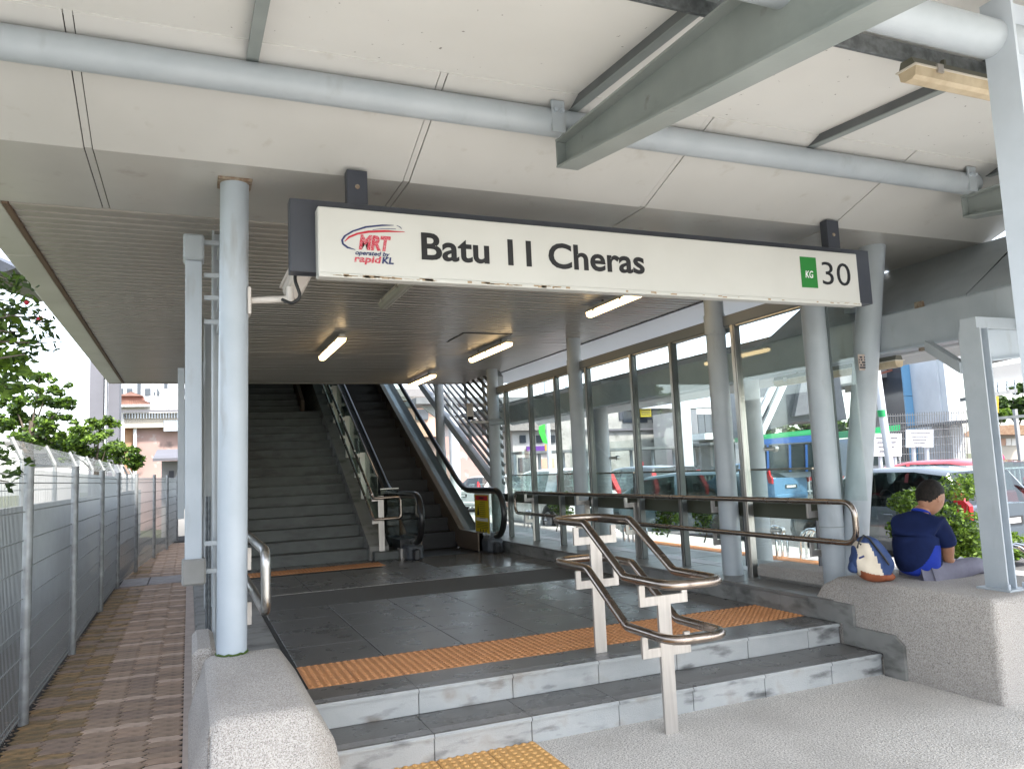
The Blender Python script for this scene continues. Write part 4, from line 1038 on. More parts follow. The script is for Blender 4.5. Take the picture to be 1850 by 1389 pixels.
def tree(name, label, base, trunk_top, blobs, n, size, mats_, group=None, tr=.1, seed=1, asp=.5, droop=0, cat='tree'):
    t = thing(name, label, cat, base, group=group); b = Vector(base)
    rn = random.Random(seed*7+1)
    if size > .05:                                   # break each crown lobe into many loose clumps
        nb = []
        for c in blobs:
            for _ in range(9):
                v = Vector((rn.gauss(0, 1), rn.gauss(0, 1), rn.gauss(0, 1))).normalized()*rn.uniform(.35, 1.05)
                nb.append((c[0]+v.x*c[3], c[1]+v.y*c[3], c[2]+v.z*c[3]*(c[4] if len(c) > 4 else .75), c[3]*rn.uniform(.20, .38), .65))
        leafb = nb
    else: leafb = blobs
    if trunk_top:
        tb = MB(); top = Vector(trunk_top)
        tb.tube([b, b.lerp(top, .5)+Vector((.05, 0, 0)), top], [tr, tr*.8, tr*.5], 8)
        for c in blobs:
            q = b.lerp(top, random.uniform(.5, .95)); e = Vector(c[:3]); tb.tube([q, q.lerp(e, .5)+Vector((0, 0, .1*c[3])), e], [tr*.45, tr*.3, tr*.12], 5)
        wp(tb, 'trunk', 'bark', t)
    for k, (m_, fr) in enumerate(mats_):
        lmesh(leaves(int(n*fr), leafb, size, asp, droop, seed*10+k), 'crown', m_, t, -b)
    return t
def bl(px, py, d, r, f=.75): p = pt(px, py, d); return (p.x, p.y, p.z, r, f)
# trees on the left
D1 = 17
tree('roadside_tree', 'bushy green tree behind the fence against the sky', pt(48, 905, D1), pt(55, 760, D1),
     [bl(60, 745, D1, .72, .6), bl(88, 700, D1, .42, .6), bl(30, 770, D1, .5, .6), bl(105, 765, D1, .45, .6), bl(118, 730, D1, .3, .5), bl(72, 680, D1, .3, .6), bl(70, 790, D1, .55, .5), bl(25, 730, D1, .4), bl(10, 755, D1, .5), bl(95, 800, D1, .3)],
     5200, .06, [('leaf', .45), ('leaf_light', .3), ('leaf_dark', .25)], tr=.07, seed=3)
D2 = 24
tree('roadside_tree', 'spreading bright green tree in front of the pink building', pt(170, 930, D2), pt(175, 830, D2),
     [bl(150, 800, D2, .75, .5), bl(190, 815, D2, .9, .5), bl(170, 780, D2, .7, .5), bl(120, 795, D2, .5, .5), bl(225, 825, D2, .6, .5), bl(180, 760, D2, .4, .5), bl(130, 820, D2, .6, .5), bl(240, 838, D2, .3, .5)],
     6000, .075, [('leaf', .4), ('leaf_light', .4), ('leaf_dark', .2)], tr=.09, seed=4)
# flowering branches close on the left
D3 = 4.6
fbx = thing('flowering_shrub', 'overhanging leafy branches with small red blooms at the left edge', 'shrub', pt(-120, 900, D3))
fb0 = Vector(pt(-120, 900, D3)); tb = MB()
ends = [(12, 505), (40, 520), (55, 560), (80, 580), (88, 620), (45, 640), (30, 690), (20, 600), (10, 560), (5, 650), (25, 545), (62, 598), (12, 700), (30, 840), (15, 870), (5, 820)]
for i, (x, y) in enumerate(ends):
    tb.tube([pt(-110, 720 + random.uniform(-60, 60), D3), pt(-40, y+random.uniform(-30, 40), D3), pt(x, y, D3+random.uniform(-.25, .25))], [.014, .009, .003], 5)
wp(tb, 'branches', 'bark', fbx)
bl3 = [bl(x, y, D3+random.uniform(-.2, .2), .085, .8) for x, y in ends]+[bl(-30, 560, D3, .18), bl(-20, 640, D3, .18), bl(-25, 820, D3, .15), bl(-5, 590, D3, .15)]
lmesh(leaves(330, bl3, .030, .42, .3, 31), 'foliage', 'leaf_dark', fbx, -fb0)
lmesh(leaves(300, bl3, .032, .42, .3, 32), 'foliage', 'leaf', fbx, -fb0)
lmesh(leaves(90, [bl(10, 590, D3, .1), bl(15, 640, D3, .15), bl(12, 690, D3, .15), bl(20, 660, D3, .1)], .055, .42, .6, 33), 'foliage', 'leaf_light', fbx, -fb0)
for (x, y) in ((48, 547), (70, 577), (73, 575)): wp(MB().ball(pt(x, y, D3-.1), .014, n=8, m=5), 'bloom', 'flower', fbx)
tree('ground_weed', 'small broad leaved weed at the foot of the nearest fence post', (-1.12, 5.9, 0), None, [bl(8, 1305, 6.1, .07, .5), bl(22, 1300, 6.1, .05, .5)], 60, .04, [('leaf_light', 1)], seed=8, cat='plant')
# shrubs in the car park planter
GS = 'green shrubs between walkway and parked cars'
def shrub(label, px_, py_, w_, h_, d, n, s=.035, seed=1, grp=GS):
    b = pt(px_, py_+h_, d); r = w_/FPX*d/2
    bls = [bl(px_+random.uniform(-w_, w_)*.3, py_+random.uniform(-.2, .6)*h_, d+random.uniform(-.15, .15), r*random.uniform(.45, .7), .8) for _ in range(9)]
    return tree('shrub', label, b, pt(px_, py_+h_*.4, d), bls, n, s, [('leaf', .4), ('leaf_light', .45), ('leaf_dark', .15)], grp, tr=.012, seed=seed, cat='shrub')
shrub('small round shrub in front of the white car', 1005, 905, 60, 55, 17.2, 900, .04, 11)
shrub('leafy green shrub left of the darker bush behind the long handrail', 1205, 925, 55, 45, 12.9, 900, .035, 12)
shrub('thin twiggy shrub behind the handrail beside the blue sedan', 1272, 930, 45, 50, 11.8, 700, .03, 13)
shrub('bright green shrub rising left of the man', 1640, 898, 70, 120, 9.6, 2300, .030, 14)
shrub('bright green shrub between the man and the steel column', 1735, 905, 95, 170, 9.6, 4200, .030, 15)
shrub('low green shrub just right of the steel column', 1825, 970, 60, 60, 9.4, 1500, .028, 16)

# ================================================================== CARS
PZ = -.12
MB().box(9.3, 60, -10, 60, -.5, PZ).build('car_park', 'asphalt', kind='structure')
MB().box(9.25, 9.45, -8, 26, -.3, .02).build('planter_kerb', 'pave_light', kind='structure')
def car(label, x, y, rz, L_=3.8, W=1.66, H=1.46, paint='car_grey', kind='hatch', group='cars parked beside the walkway', name='parked_car', detail=True):
    """local: +Y is the front, origin at the rear axle centre line on the ground"""
    t = thing(name, label, 'car', (x, y, PZ), rz, group)
    hw = W/2; hb = H*.62
    if kind == 'hatch': top = [(0, hb), (.04, hb), (.10, hb+.02), (.40, H*.95), (.95, H), (1.75, H), (1.83, H), (L_*.62, H*.95), (L_*.80, hb+.03), (L_*.93, hb*.86), (L_*.985, hb*.72), (L_, hb*.55)]
    elif kind == 'suv': top = [(0, hb), (.03, hb), (.08, hb+.02), (.32, H*.97), (.9, H), (1.9, H), (1.98, H), (L_*.60, H*.97), (L_*.77, hb+.05), (L_*.93, hb*.93), (L_*.985, hb*.8), (L_, hb*.55)]
    else: top = [(0, hb*.95), (.05, hb), (.45, hb+.02), (1.15, H*.96), (1.5, H), (1.95, H), (2.03, H), (L_*.60, H*.96), (L_*.77, hb+.02), (L_*.93, hb*.85), (L_*.985, hb*.7), (L_, hb*.5)]
    # insert pillar stations
    def zt(s_):
        for (a, za), (b, zb_) in zip(top[:-1], top[1:]):
            if a <= s_ <= b: return za+(zb_-za)*(s_-a)/max(1e-6, b-a)
        return top[-1][1]
    ss = sorted(set([a for a, _ in top]+[top[3][0]-.08, top[4][0]+.12, top[7][0]-.05, L_*.70, .2, .3]))
    rows = []
    for s_ in ss:
        z = zt(s_); e = min(1, max(0, min(s_, L_-s_)/.28)); w_ = hw*(.86+.14*math.sin(e*math.pi/2)); g_ = max(0, z-hb)/(H-hb)
        if z <= hb+.03: zs = [(w_*.94, .22), (w_, .42), (w_, z-.12), (w_*.985, z-.045), (w_*.93, z-.012), (w_*.90, z-.004), (0, z+.012)]
        else: zs = [(w_*.94, .22), (w_, .42), (w_, hb-.12), (w_*.985, hb-.02), (w_*(.955-.15*g_), z-.055*g_-.005), (w_*(.90-.17*g_), z-.008), (0, z+.012)]
        rows.append((s_, zs))
    body = MB(); gl = MB()
    i_cabin = (top[3][0]-.2, L_*.72)
    for (sa, za), (sb, zb_) in zip(rows[:-1], rows[1:]):
        for sg_ in (1, -1):
            for k in range(6):
                q = [(sg_*za[k][0], sa, za[k][1]), (sg_*zb_[k][0], sb, zb_[k][1]), (sg_*zb_[k+1][0], sb, zb_[k+1][1]), (sg_*za[k+1][0], sa, za[k+1][1])]
                mid = (sa+sb)/2; zm = zt(mid)
                side = (k == 3 and zm > hb+.06 and (top[3][0]-.16 if kind != 'suv' else .78) < mid < L_*.745 and not (top[5][0]-.01 < mid < top[6][0]+.01) and not (top[3][0] - .085 < mid < top[3][0]))
                scr = (k == 5 and ((top[2][0] < mid < top[3][0]) or (top[7][0] < mid < top[8][0])) and zm > hb+.04)
                (gl if side or scr else body).add(q, [(0, 1, 2, 3)])
    for (s_, zs) in (rows[0], rows[-1]):
        for a, b in zip(zs[:-1], zs[1:]): body.add([(-a[0], s_, a[1]), (a[0], s_, a[1]), (b[0], s_, b[1]), (-b[0], s_, b[1])], [(0, 1, 2, 3)])
    for (sa, za), (sb, zb_) in zip(rows[:-1], rows[1:]): body.add([(-za[0][0], sa, .22), (za[0][0], sa, .22), (zb_[0][0], sb, .22), (-zb_[0][0], sb, .22)], [(0, 1, 2, 3)])
    def clean(mb):
        me = mb.mesh('x'); bm = bmesh.new(); bm.from_mesh(me); bmesh.ops.remove_doubles(bm, verts=bm.verts, dist=.0005); bmesh.ops.recalc_face_normals(bm, faces=bm.faces); bm.to_mesh(me); bm.free()
        for p in me.polygons: p.use_smooth = True
        me.set_sharp_from_angle(angle=R(38)); return me
    me = clean(body); me.materials.append(M[paint]); link('body', me, t)
    me = clean(gl); me.materials.append(M['glass_car']); link('windows', me, t)
    # cabin interior seen through the glass
    ca = MB()
    for sx in (-.36, .36):
        for sy in (1.35, 2.05): ca.bbox(sx-.22, sx+.22, sy, sy+.14, .5, hb+.12, .04).bbox(sx-.11, sx+.11, sy+.02, sy+.12, hb+.14, hb+.32, .03)
    ca.tube([(.36+.17*math.cos(a_*.6283), L_*.66+.04*math.sin(a_*.6283), hb+.0+.17*math.sin(a_*.6283)) for a_ in range(10)], .014, 6, closed=True)
    ca.build('seats', 'seat_grey', t)
    wr = .305 if kind != 'suv' else .35
    for wy in (.72 if kind != 'sedan' else .95, L_-.78):
        for sx in (-1, 1):
            wo = MB().tube([(0, 0, 0), (sx*.19, 0, 0)], wr, 22).build('wheel', 'tyre', t, smooth=True); wo.location = (sx*(hw-.185), wy, wr)
            rm = MB().cyl((sx*.185, 0, 0), (sx*.196, 0, 0), wr*.64, 18)
            for a_ in range(5):
                an = a_*2*math.pi/5; rm.tube([(sx*.198, 0, 0), (sx*.198, wr*.6*math.cos(an), wr*.6*math.sin(an))], .028, 4)
            rm.build('rim', 'rim', wo)
            arch = MB()
            pts_ = [(wr+.055)*1.0]
            for a_ in range(12):
                an0 = math.pi*a_/12; an1 = math.pi*(a_+1)/12; ro = wr+.055; ri = 0.0
                arch.add([(sx*(hw+.004), wy+ro*math.cos(an0), wr+ro*math.sin(an0)), (sx*(hw+.004), wy+ro*math.cos(an1), wr+ro*math.sin(an1)), (sx*(hw+.004), wy, wr)], [(0, 1, 2)])
            arch.build('wheel_arch', 'car_trim', t)
    # lamps, handles, mirrors, plate
    for sx in (-1, 1):
        if kind == 'suv':
            MB().prism([(.02, hb-.22), (.30, hb-.22), (.13, hb+.02), (.30, H*.9), (.24, H*.9), (.0, hb+.02)], sx*(hw*.84), sx*(hw*.985), lambda u, v, q: (q-(sx*.10*max(0, (v-hb)/(H-hb))), u, v)).build('tail_lamp', 'lamp_red', t)
        else:
            MB().prism([(-.012, hb-.17), (.16, hb-.13), (.24, hb+.10), (.20, H*.86), (.10, hb+.12), (-.012, hb+.02)], sx*(hw*.90), sx*(hw*.985), lambda u, v, q: (q-(sx*.10*max(0, (v-hb)/(H-hb))), u, v)).build('tail_lamp', 'lamp_red', t)
        MB().bbox(sx*hw*.62-.16, sx*hw*.62+.16, L_-.13, L_-.015, hb*.60, hb*.72, .02).build('headlight', 'lamp_clear', t)
        MB().bbox(min(sx*(hw-.06), sx*(hw+.14)), max(sx*(hw-.06), sx*(hw+.14)), L_*.70, L_*.70+.07, hb-.02, hb+.12, .02).build('mirror', paint, t)
        for sy in (1.25, 2.15): MB().bbox(min(sx*hw, sx*(hw+.022)), max(sx*hw, sx*(hw+.022)), sy, sy+.16, hb-.16, hb-.13, .005).build('door_handle', paint, t)
        dl = MB()
        for sy in (1.12, 1.80, 2.72): dl.box(min(sx*(hw+.001), sx*(hw+.003)), max(sx*(hw+.001), sx*(hw+.003)), sy, sy+.008, .30, hb-.06)
        dl.build('door_gap', 'car_trim', t)
    MB().box(-.26, .26, -.016, -.004, .62, .74).build('number_plate', 'car_trim', t)
    MB().box(-.20, .20, -.018, -.0165, .645, .715).build('plate_digits', 'white_ink', t)
    MB().bbox(-hw*.80, hw*.80, -.03, .10, .28, .42, .03).build('rear_bumper', 'car_trim' if kind == 'suv' else paint, t)
    MB().bbox(-hw*.7, hw*.7, L_-.02, L_+.015, .32, .50, .01).build('grille', 'car_trim', t)
    MB().tube([(-.02, .04, hb+.05), (.28, .22, hb+.16)], .008, 5).build('wiper', 'car_trim', t)
    return t
def carpx(label, px_, py_, rz, **k):                 # rear-left ground corner region located from the picture on the parking surface
    p = onz(px_, py_, PZ); return car(label, p.x, p.y, rz, **k)
car('dark grey hatchback parked right behind the man', 10.73, 7.5, 0, 3.6, 1.66, 1.46, 'car_grey')
car('red hatchback parked beyond the dark grey one', 13.4, 9.0, 0, 3.8, 1.68, 1.52, 'car_red')
car('light blue people carrier showing its rear and number plate', 19.4, 21.3, 0, 4.2, 1.70, 1.56, 'car_blue')
p_ = pt(1395, 880, 16.2)
car('dark teal sedan with curved roof behind the long handrail', p_.x+.3, p_.y+.6, R(47), 4.0, 1.66, 1.46, 'car_teal')
car('black sport utility car behind the second glass wall column', 12.3, 17.6, 0, 4.1, 1.75, 1.62, 'car_black', 'suv')
p_ = pt(1010, 880, 19.3)
car('white sport utility car with tall red tail lamps', p_.x+.9, p_.y, 0, 4.3, 1.8, 1.66, 'car_white', 'suv')
car('black hatchback facing forward at the far right edge', 24.5, 13.3, R(190), 3.9, 1.7, 1.48, 'car_navy')
GF = 'cars on the road beyond the white railing'
car('small red car at the far wall beside the no entry sign', 24.0, 41.5, R(-88), 3.9, 1.7, 1.4, 'car_red', 'sedan', GF)
car('silver sedan on the road under the stained wall', 27.5, 40.5, R(-88), 4.4, 1.7, 1.42, 'car_silver', 'sedan', GF)
car('white hatchback low behind the white walkway column', 19.5, 41.5, R(-88), 3.9, 1.7, 1.45, 'car_white', 'hatch', GF)
car('pink red sedan on the far road beside the bright pier', 33.0, 37.0, R(-88), 4.4, 1.7, 1.42, 'car_red', 'sedan', GF)
car('white sedan parked beyond the louvred screen', 10.6, 31.0, R(-60), 4.3, 1.7, 1.45, 'car_white', 'sedan', 'cars parked beyond the escalator')
car('silver car behind the white sedan beyond the louvred screen', 13.0, 36.0, R(-60), 4.2, 1.7, 1.45, 'car_silver', 'hatch', 'cars parked beyond the escalator')

# bicycle racks: chrome loops on the walkway
def loops(label, px_, py_, n_, grp):
    p = onz(px_, py_, .1); t = thing('bicycle_rack', label, 'bicycle rack', p, group=grp)
    for k in range(n_):
        pts_ = [(k*.10, -.24, 0)]+[(k*.10, -.24*math.cos(a_*math.pi/8), .22+.22*math.sin(a_*math.pi/8)) for a_ in range(9)]+[(k*.10, .24, 0)]
        MB().tube(pts_, .022, 8).build('hoop', 'chrome', t, smooth=True)
GR = 'chrome hoop racks along the walkway'
loops('chrome hoop rack beside the twin columns', 1470, 1012, 3, GR)
loops('chrome hoop rack left of the low mossy block', 1385, 1005, 3, GR)
loops('chrome hoop rack behind the middle handrail', 1140, 985, 3, GR)
loops('chrome hoop rack seen near the end of the long handrail', 955, 955, 3, GR)
loops('chrome hoop rack right of the steel H column', 1835, 1060, 2, GR)

# white railing between car park and road
wr_ = thing('white_railing', 'white picket railing between car park and road', 'railing', (20, 26, PZ))
def railing(pa, pb, h, n_):
    a = Vector(pa); b = Vector(pb); mb = MB()
    for k in range(n_+1):
        p = a.lerp(b, k/n_); mb.box(p.x-.03, p.x+.03, p.y-.03, p.y+.03, p.z, p.z+h)
    wp(mb, 'pickets', 'white_paint', wr_, kind='stuff')
    for z_ in (.12, h): wp(MB().tube([a+Vector((0, 0, z_)), b+Vector((0, 0, z_))], .04, 4), 'rail', 'white_paint', wr_)
railing((12, 34, PZ), (30, 25, PZ), 1.05, 110); railing((21, 17.2, PZ), (27, 13.6, PZ), 1.05, 50)
wb = thing('barrier_panel', 'white slatted barrier panel near the black car at the right edge', 'barrier', (21, 14, PZ))
p0 = onz(1790, 915, PZ)
wp(MB().bbox(p0.x, p0.x+.9, p0.y, p0.y+.06, PZ, PZ+1.1, .01), 'panel', 'white_paint', wb)

# ================================================================== FAR BUILDINGS, RIGHT SIDE
def block(name, label, cat, x0, x1, y0, d, depth, m_, thick=4, group=None):
    """box whose front face spans the pixels x0..x1, y0(top) at a given depth; stands on the ground"""
    pass
def facade(name, label, pxl, pxr, pyt, Y, m_, thick=6, z0=-.6, cat='building'):
    a = ony(pxl, pyt, Y); b = ony(pxr, pyt, Y); zt = (a.z+b.z)/2
    t = thing(name, label, cat, (a.x, Y, z0)); wp(MB().box(a.x, b.x, Y, Y+thick, z0, zt), 'wall', m_, t); return t, a.x, b.x, zt
# big stained wall
t, xa, xb, zt_ = facade('stained_building', 'pale mould stained concrete building across the road', 1010, 1300, 735, 46, 'concrete_wall', 8)
wp(MB().prism([(45.0, zt_-.2), (55, zt_+2.2), (55, zt_+2.5), (45.0, zt_+.05)], (xa+xb)/2-1.5, xb+1, lambda u, v, q: (q, u, v)), 'roof', 'esc_deck', t)
for px_ in (1125, 1152, 1178): 
    a = ony(px_, 740, 45.9); wp(MB().box(a.x, a.x+.75, 45.9, 46.01, a.z-.9, a.z+.05), 'window', 'window_dark', t)
a = ony(1120, 741, 45.8); b = ony(1195, 757, 45.8)
wp(MB().box(a.x, b.x, 45.93, 46.02, b.z, a.z), 'window_band', 'sign_frame', t)
a = ony(1110, 775, 45.8); wp(MB().box(a.x-3, b.x+1, 45.8, 46.0, a.z-.12, a.z+.02), 'ledge', 'grey_wall', t)
ys_ = thing('yellow_notice', 'yellow notice board with dark lines high on the stained wall', 'notice', ony(1168, 746, 45.4))
a = ony(1158, 753, 45.4); b = ony(1176, 738, 45.4)
wp(MB().box(a.x, b.x, 45.4, 45.5, a.z, b.z), 'board', 'yellow_ink', ys_)
mb = MB()
for k in range(4): mb.box(a.x+.06, b.x-.06-.05*random.random(), 45.385, 45.395, b.z-.11-k*.11, b.z-.07-k*.11)
wp(mb, 'print', 'black_ink', ys_)
# white shop houses to the left of it
t, xa, xb, zt_ = facade('shop_house', 'white shop house with tiled roof and purple signboard', 925, 1010, 775, 44, 'white_wall', 8)
wp(MB().prism([(43.4, zt_-.1), (47, zt_+1.9), (50, zt_-.1)], xa-.5, xb, lambda u, v, q: (q, u, v)), 'roof', 'roof_dark', t)
a = ony(952, 818, 43.8); b = ony(990, 805, 43.8)
wp(MB().box(a.x, b.x, 43.8, 43.9, a.z, b.z), 'signboard', 'poster_purple', t)
a = ony(985, 818, 43.78); b = ony(992, 803, 43.78); wp(MB().box(a.x, b.x, 43.78, 43.79, a.z, b.z), 'signboard_picture', 'orange', t)
for px_ in (945, 975, 998):
    a = ony(px_-5, 800, 43.9); b = ony(px_+5, 786, 43.9); w_ = wp(MB().box(a.x, b.x, 43.92, 44.01, a.z, b.z), 'window', 'window_dark', t)
a = ony(938, 852, 43.9); b = ony(962, 826, 43.9); wp(MB().box(a.x, b.x, 43.92, 44.01, a.z, b.z), 'shutter', 'sign_frame', t)
tb_ = MB().box(*[ony(978, 850, 43.7).x, ony(1005, 850, 43.7).x], 43.9, 44.0, ony(990, 850, 43.9).z, ony(990, 828, 43.9).z)
wp(tb_, 'shopfront', 'salmon_wall', t)
# covered walkway across the road
aw = thing('road_shelter', 'low dark roofed shelter along the far road', 'shelter', (18, 40, -.6))
a = ony(930, 821, 40); b = ony(1290, 818, 40)
wp(MB().box(a.x, b.x+2, 39, 41, a.z, a.z+.14), 'roof', 'dark_beam', aw)
for k in range(10):
    x = a.x+(b.x-a.x)*k/9; wp(MB().cyl((x, 40, -.6), (x, 40, a.z), .10, 8), 'post', 'steel_paint', aw)
a = ony(1155, 838, 38.5)
ne = thing('no_entry_sign', 'round red no entry sign with white bar on a white board', 'sign', (a.x, 38.5, -.6))
wp(MB().box(a.x-.22, a.x+.22, 38.5, 38.54, a.z-.62, a.z+.32), 'board', 'white_paint', ne)
wp(MB().cyl((a.x, 38.49, a.z), (a.x, 38.44, a.z), .24, 20), 'disc', 'red_flat', ne)
wp(MB().box(a.x-.15, a.x+.15, 38.43, 38.438, a.z-.04, a.z+.04), 'bar', 'white_ink', ne)
wp(MB().cyl((a.x, 38.56, -.6), (a.x, 38.56, a.z), .04, 8), 'pole', 'galvanised', ne)
# green banner and lamp posts
a = ony(981, 770, 36); b = ony(989, 801, 36)
gb = thing('green_banner', 'bright green curved banner on a pale street pole', 'banner', (a.x, 36, -.6))
wp(MB().prism([(a.x-.22, a.z), (a.x+.12, a.z+.12), (a.x+.10, a.z-.35), (a.x+.22, b.z), (a.x-.02, b.z+.05), (a.x-.24, a.z-.3)], 36, 36.05, lambda u, v, q: (u, q, v)), 'cloth', 'banner_green', gb)
wp(MB().cyl((a.x+.32, 36.1, -.6), (a.x+.32, 36.1, a.z+3.4), .12, 10), 'pole', 'white_col', gb)
# viaduct pier: bright round column behind the glass wall
a = onz(1241, 850, -.1)
Yv = 30
a = ony(1237, 800, Yv)
t = thing('viaduct_pier', 'broad bright viaduct pier seen through the glass wall', 'pier', (a.x, Yv, -.6))
wp(MB().cyl((a.x, Yv, -.6), (a.x, Yv, 9), .36, 28), 'shaft', 'white_col', t, smooth=True)
# cluster right of it: small white building and pillars
t, xa, xb, zt_ = facade('white_office', 'pale glazed low building right of the bright pier', 1258, 1350, 738, 40, 'white_wall', 5)
for px_ in (1268, 1280, 1292, 1304, 1316, 1328): a = ony(px_-4, 790, 39.9); b = ony(px_+4, 748, 39.9); wp(MB().box(a.x, b.x, 39.92, 40.01, a.z, b.z), 'window', 'window_dark', t)
a = ony(1255, 795, 38); b = ony(1345, 785, 38); wp(MB().box(a.x, b.x, 37, 39.9, a.z, a.z+.35), 'porch_roof', 'white_paint', t)
t = thing('bus_shelter_row', 'dark bus shelter with grey posts beyond the car park', 'shelter', ony(1300, 850, 34))
a = ony(1262, 805, 34); b = ony(1350, 795, 34)
wp(MB().box(a.x, b.x, 33, 36, a.z, a.z+.12), 'roof', 'dark_beam', t)
for px_ in (1275, 1303, 1335): x = ony(px_, 820, 34.5).x; wp(MB().box(x-.3, x+.3, 34.5, 34.7, -.6, a.z), 'panel', 'pier_grey', t)
# opposite entrance: dark inclined escalator housing with white bars
oe = thing('escalator_bridge', 'dark inclined escalator housing with white bars descending beyond the car park', 'bridge', pt(1400, 700, 30))
DE = 30
def quad3(poly, d0, d1, name, m_, par):              # solid slab between two depths, outline given in the picture
    n_ = len(poly); A = [pt(x, y, d0) for x, y in poly]; B = [pt(x, y, d0)+Vector((fv.x, fv.y, 0))*(d1-d0) for x, y in poly]
    return wp(MB().add(A+B, [tuple(range(n_)), tuple(range(n_, 2*n_))[::-1]]+[(i, (i+1) % n_, n_+(i+1) % n_, n_+i) for i in range(n_)]), name, m_, par)
quad3([(1350, 700), (1510, 640), (1530, 758), (1440, 762), (1340, 790)], 30.5, 33, 'housing', 'sign_frame', oe)
quad3([(1392, 700), (1404, 697), (1366, 775), (1356, 778)], 30.2, 30.5, 'white_bar', 'white_paint', oe)
quad3([(1412, 694), (1424, 691), (1382, 784), (1370, 787)], 30.2, 30.5, 'white_bar', 'white_paint', oe)
quad3([(1448, 690), (1475, 680), (1478, 745), (1436, 752)], 30.1, 30.5, 'pane', 'grey_wall', oe)
quad3([(1376, 718), (1380, 718), (1372, 733), (1368, 733)], 30.1, 30.25, 'tube_light', 'white_paint', oe)
# bus
bs = thing('bus', 'parked city bus with green roof and blue band', 'bus', pt(1420, 870, 27))
quad3([(1360, 793), (1500, 783), (1500, 860), (1362, 865)], 27.0, 29.2, 'body', 'car_silver', bs)
quad3([(1362, 806), (1498, 798), (1498, 850), (1364, 856)], 26.9, 27.0, 'windows', 'car_glass', bs)
quad3([(1360, 787), (1500, 772), (1500, 782), (1360, 795)], 26.9, 29.2, 'roof', 'bus_green', bs)
quad3([(1360, 795), (1500, 783), (1500, 796), (1361, 804)], 26.85, 26.9, 'side_band', 'bus_blue', bs)
for px_ in (1385, 1425, 1455, 1480): quad3([(px_, 803), (px_+4, 803), (px_+5, 852), (px_+1, 852)], 26.85, 26.9, 'pillar', 'bus_blue', bs)
b3 = thing('bus', 'green topped bus behind the notice boards', 'bus', pt(1580, 860, 24))
quad3([(1545, 792), (1626, 783), (1628, 855), (1545, 860)], 24, 26.3, 'body', 'car_silver', b3)
quad3([(1545, 777), (1626, 767), (1626, 777), (1545, 789)], 23.9, 26.3, 'roof', 'bus_green', b3)
quad3([(1560, 792), (1622, 785), (1624, 838), (1560, 842)], 23.9, 24, 'windscreen', 'car_glass', b3)
quad3([(1546, 800), (1558, 798), (1560, 856), (1546, 858)], 23.88, 24, 'side_panel', 'bus_blue', b3)
# blue lift tower, grey pier, white columns
bt = thing('lift_tower', 'tall light blue panelled lift tower', 'tower', pt(1670, 860, 32))
A = pt(1665, 850, 32); hw_ = 62/FPX*32/2
def tower(px0, px1, d, ztop, m_, par, name, thick=2.0):
    a = pt(px0, 850, d); b = pt(px1, 850, d); dd = (b-a); dd.z = 0; nn = Vector((-dd.y, dd.x, 0)).normalized()*thick
    V = [a, b, b+nn, a+nn]; return wp(MB().add([(v.x, v.y, -.6) for v in V]+[(v.x, v.y, ztop) for v in V], [(0, 3, 2, 1), (4, 5, 6, 7), (0, 1, 5, 4), (1, 2, 6, 5), (2, 3, 7, 6), (3, 0, 4, 7)]), name, m_, par)
for k in range(6):
    for j, (a_, b_) in enumerate(((1648, 1673), (1674, 1697))):
        p_ = tower(a_, b_, 32, -.6+1.5*(k+1)-.02, 'blue_panel', bt, 'panel', .1+.0*k)
        me = p_.data
        for v in me.vertices:
            if v.co.z < 0 or v.co.z == -.6: v.co.z = -.6+1.5*k
tower(1650, 1696, 32.12, 8.4, 'window_dark', bt, 'core')
tower(1699, 1711, 32.2, 8.4, 'blue_panel', bt, 'side_panel')
pr = thing('viaduct_pier', 'dark grey viaduct pier with round openings left of the blue tower', 'pier', pt(1610, 850, 36))
tower(1592, 1616, 36, 5.6, 'pier_grey', pr, 'shaft'); tower(1617, 1638, 36.3, 5.6, 'pier_grey', pr, 'shaft')
for k in range(4): q = pt(1612, 702+k*17, 35.9); wp(MB().ball(q, .13, n=10, m=6), 'opening', 'window_dark', pr)
vd = thing('viaduct', 'dark elevated deck crossing above the blue tower and piers', 'viaduct', pt(1700, 600, 34))
quad3([(1480, 668), (1870, 600), (1870, 640), (1480, 700)], 34, 42, 'deck', 'pier_grey', vd)
quad3([(1560, 690), (1650, 680), (1650, 692), (1560, 702)], 35, 37, 'crossbeam', 'cream_wall', vd)
quad3([(1580, 676), (1650, 655), (1650, 659), (1580, 680)], 33.5, 33.6, 'red_pipe', 'roof_red', vd)
wcx = thing('white_pier', 'bright white square pier beside the blue tower', 'pier', pt(1725, 850, 30))
tower(1711, 1724, 30, 8, 'white_col', wcx, 'shaft'); tower(1725, 1748, 29.6, 8, 'white_col', wcx, 'shaft')
sp = thing('street_pole', 'leaning white street pole with green collar in front of the notice boards', 'pole', pt(1600, 860, 15))
wp(MB().cyl(pt(1612, 872, 15), pt(1582, 660, 15), .075, 12), 'shaft', 'white_col', sp, smooth=True)
wp(MB().cyl(pt(1594, 752, 15), pt(1592, 740, 15), .082, 12), 'collar', 'bus_green', sp, smooth=True)
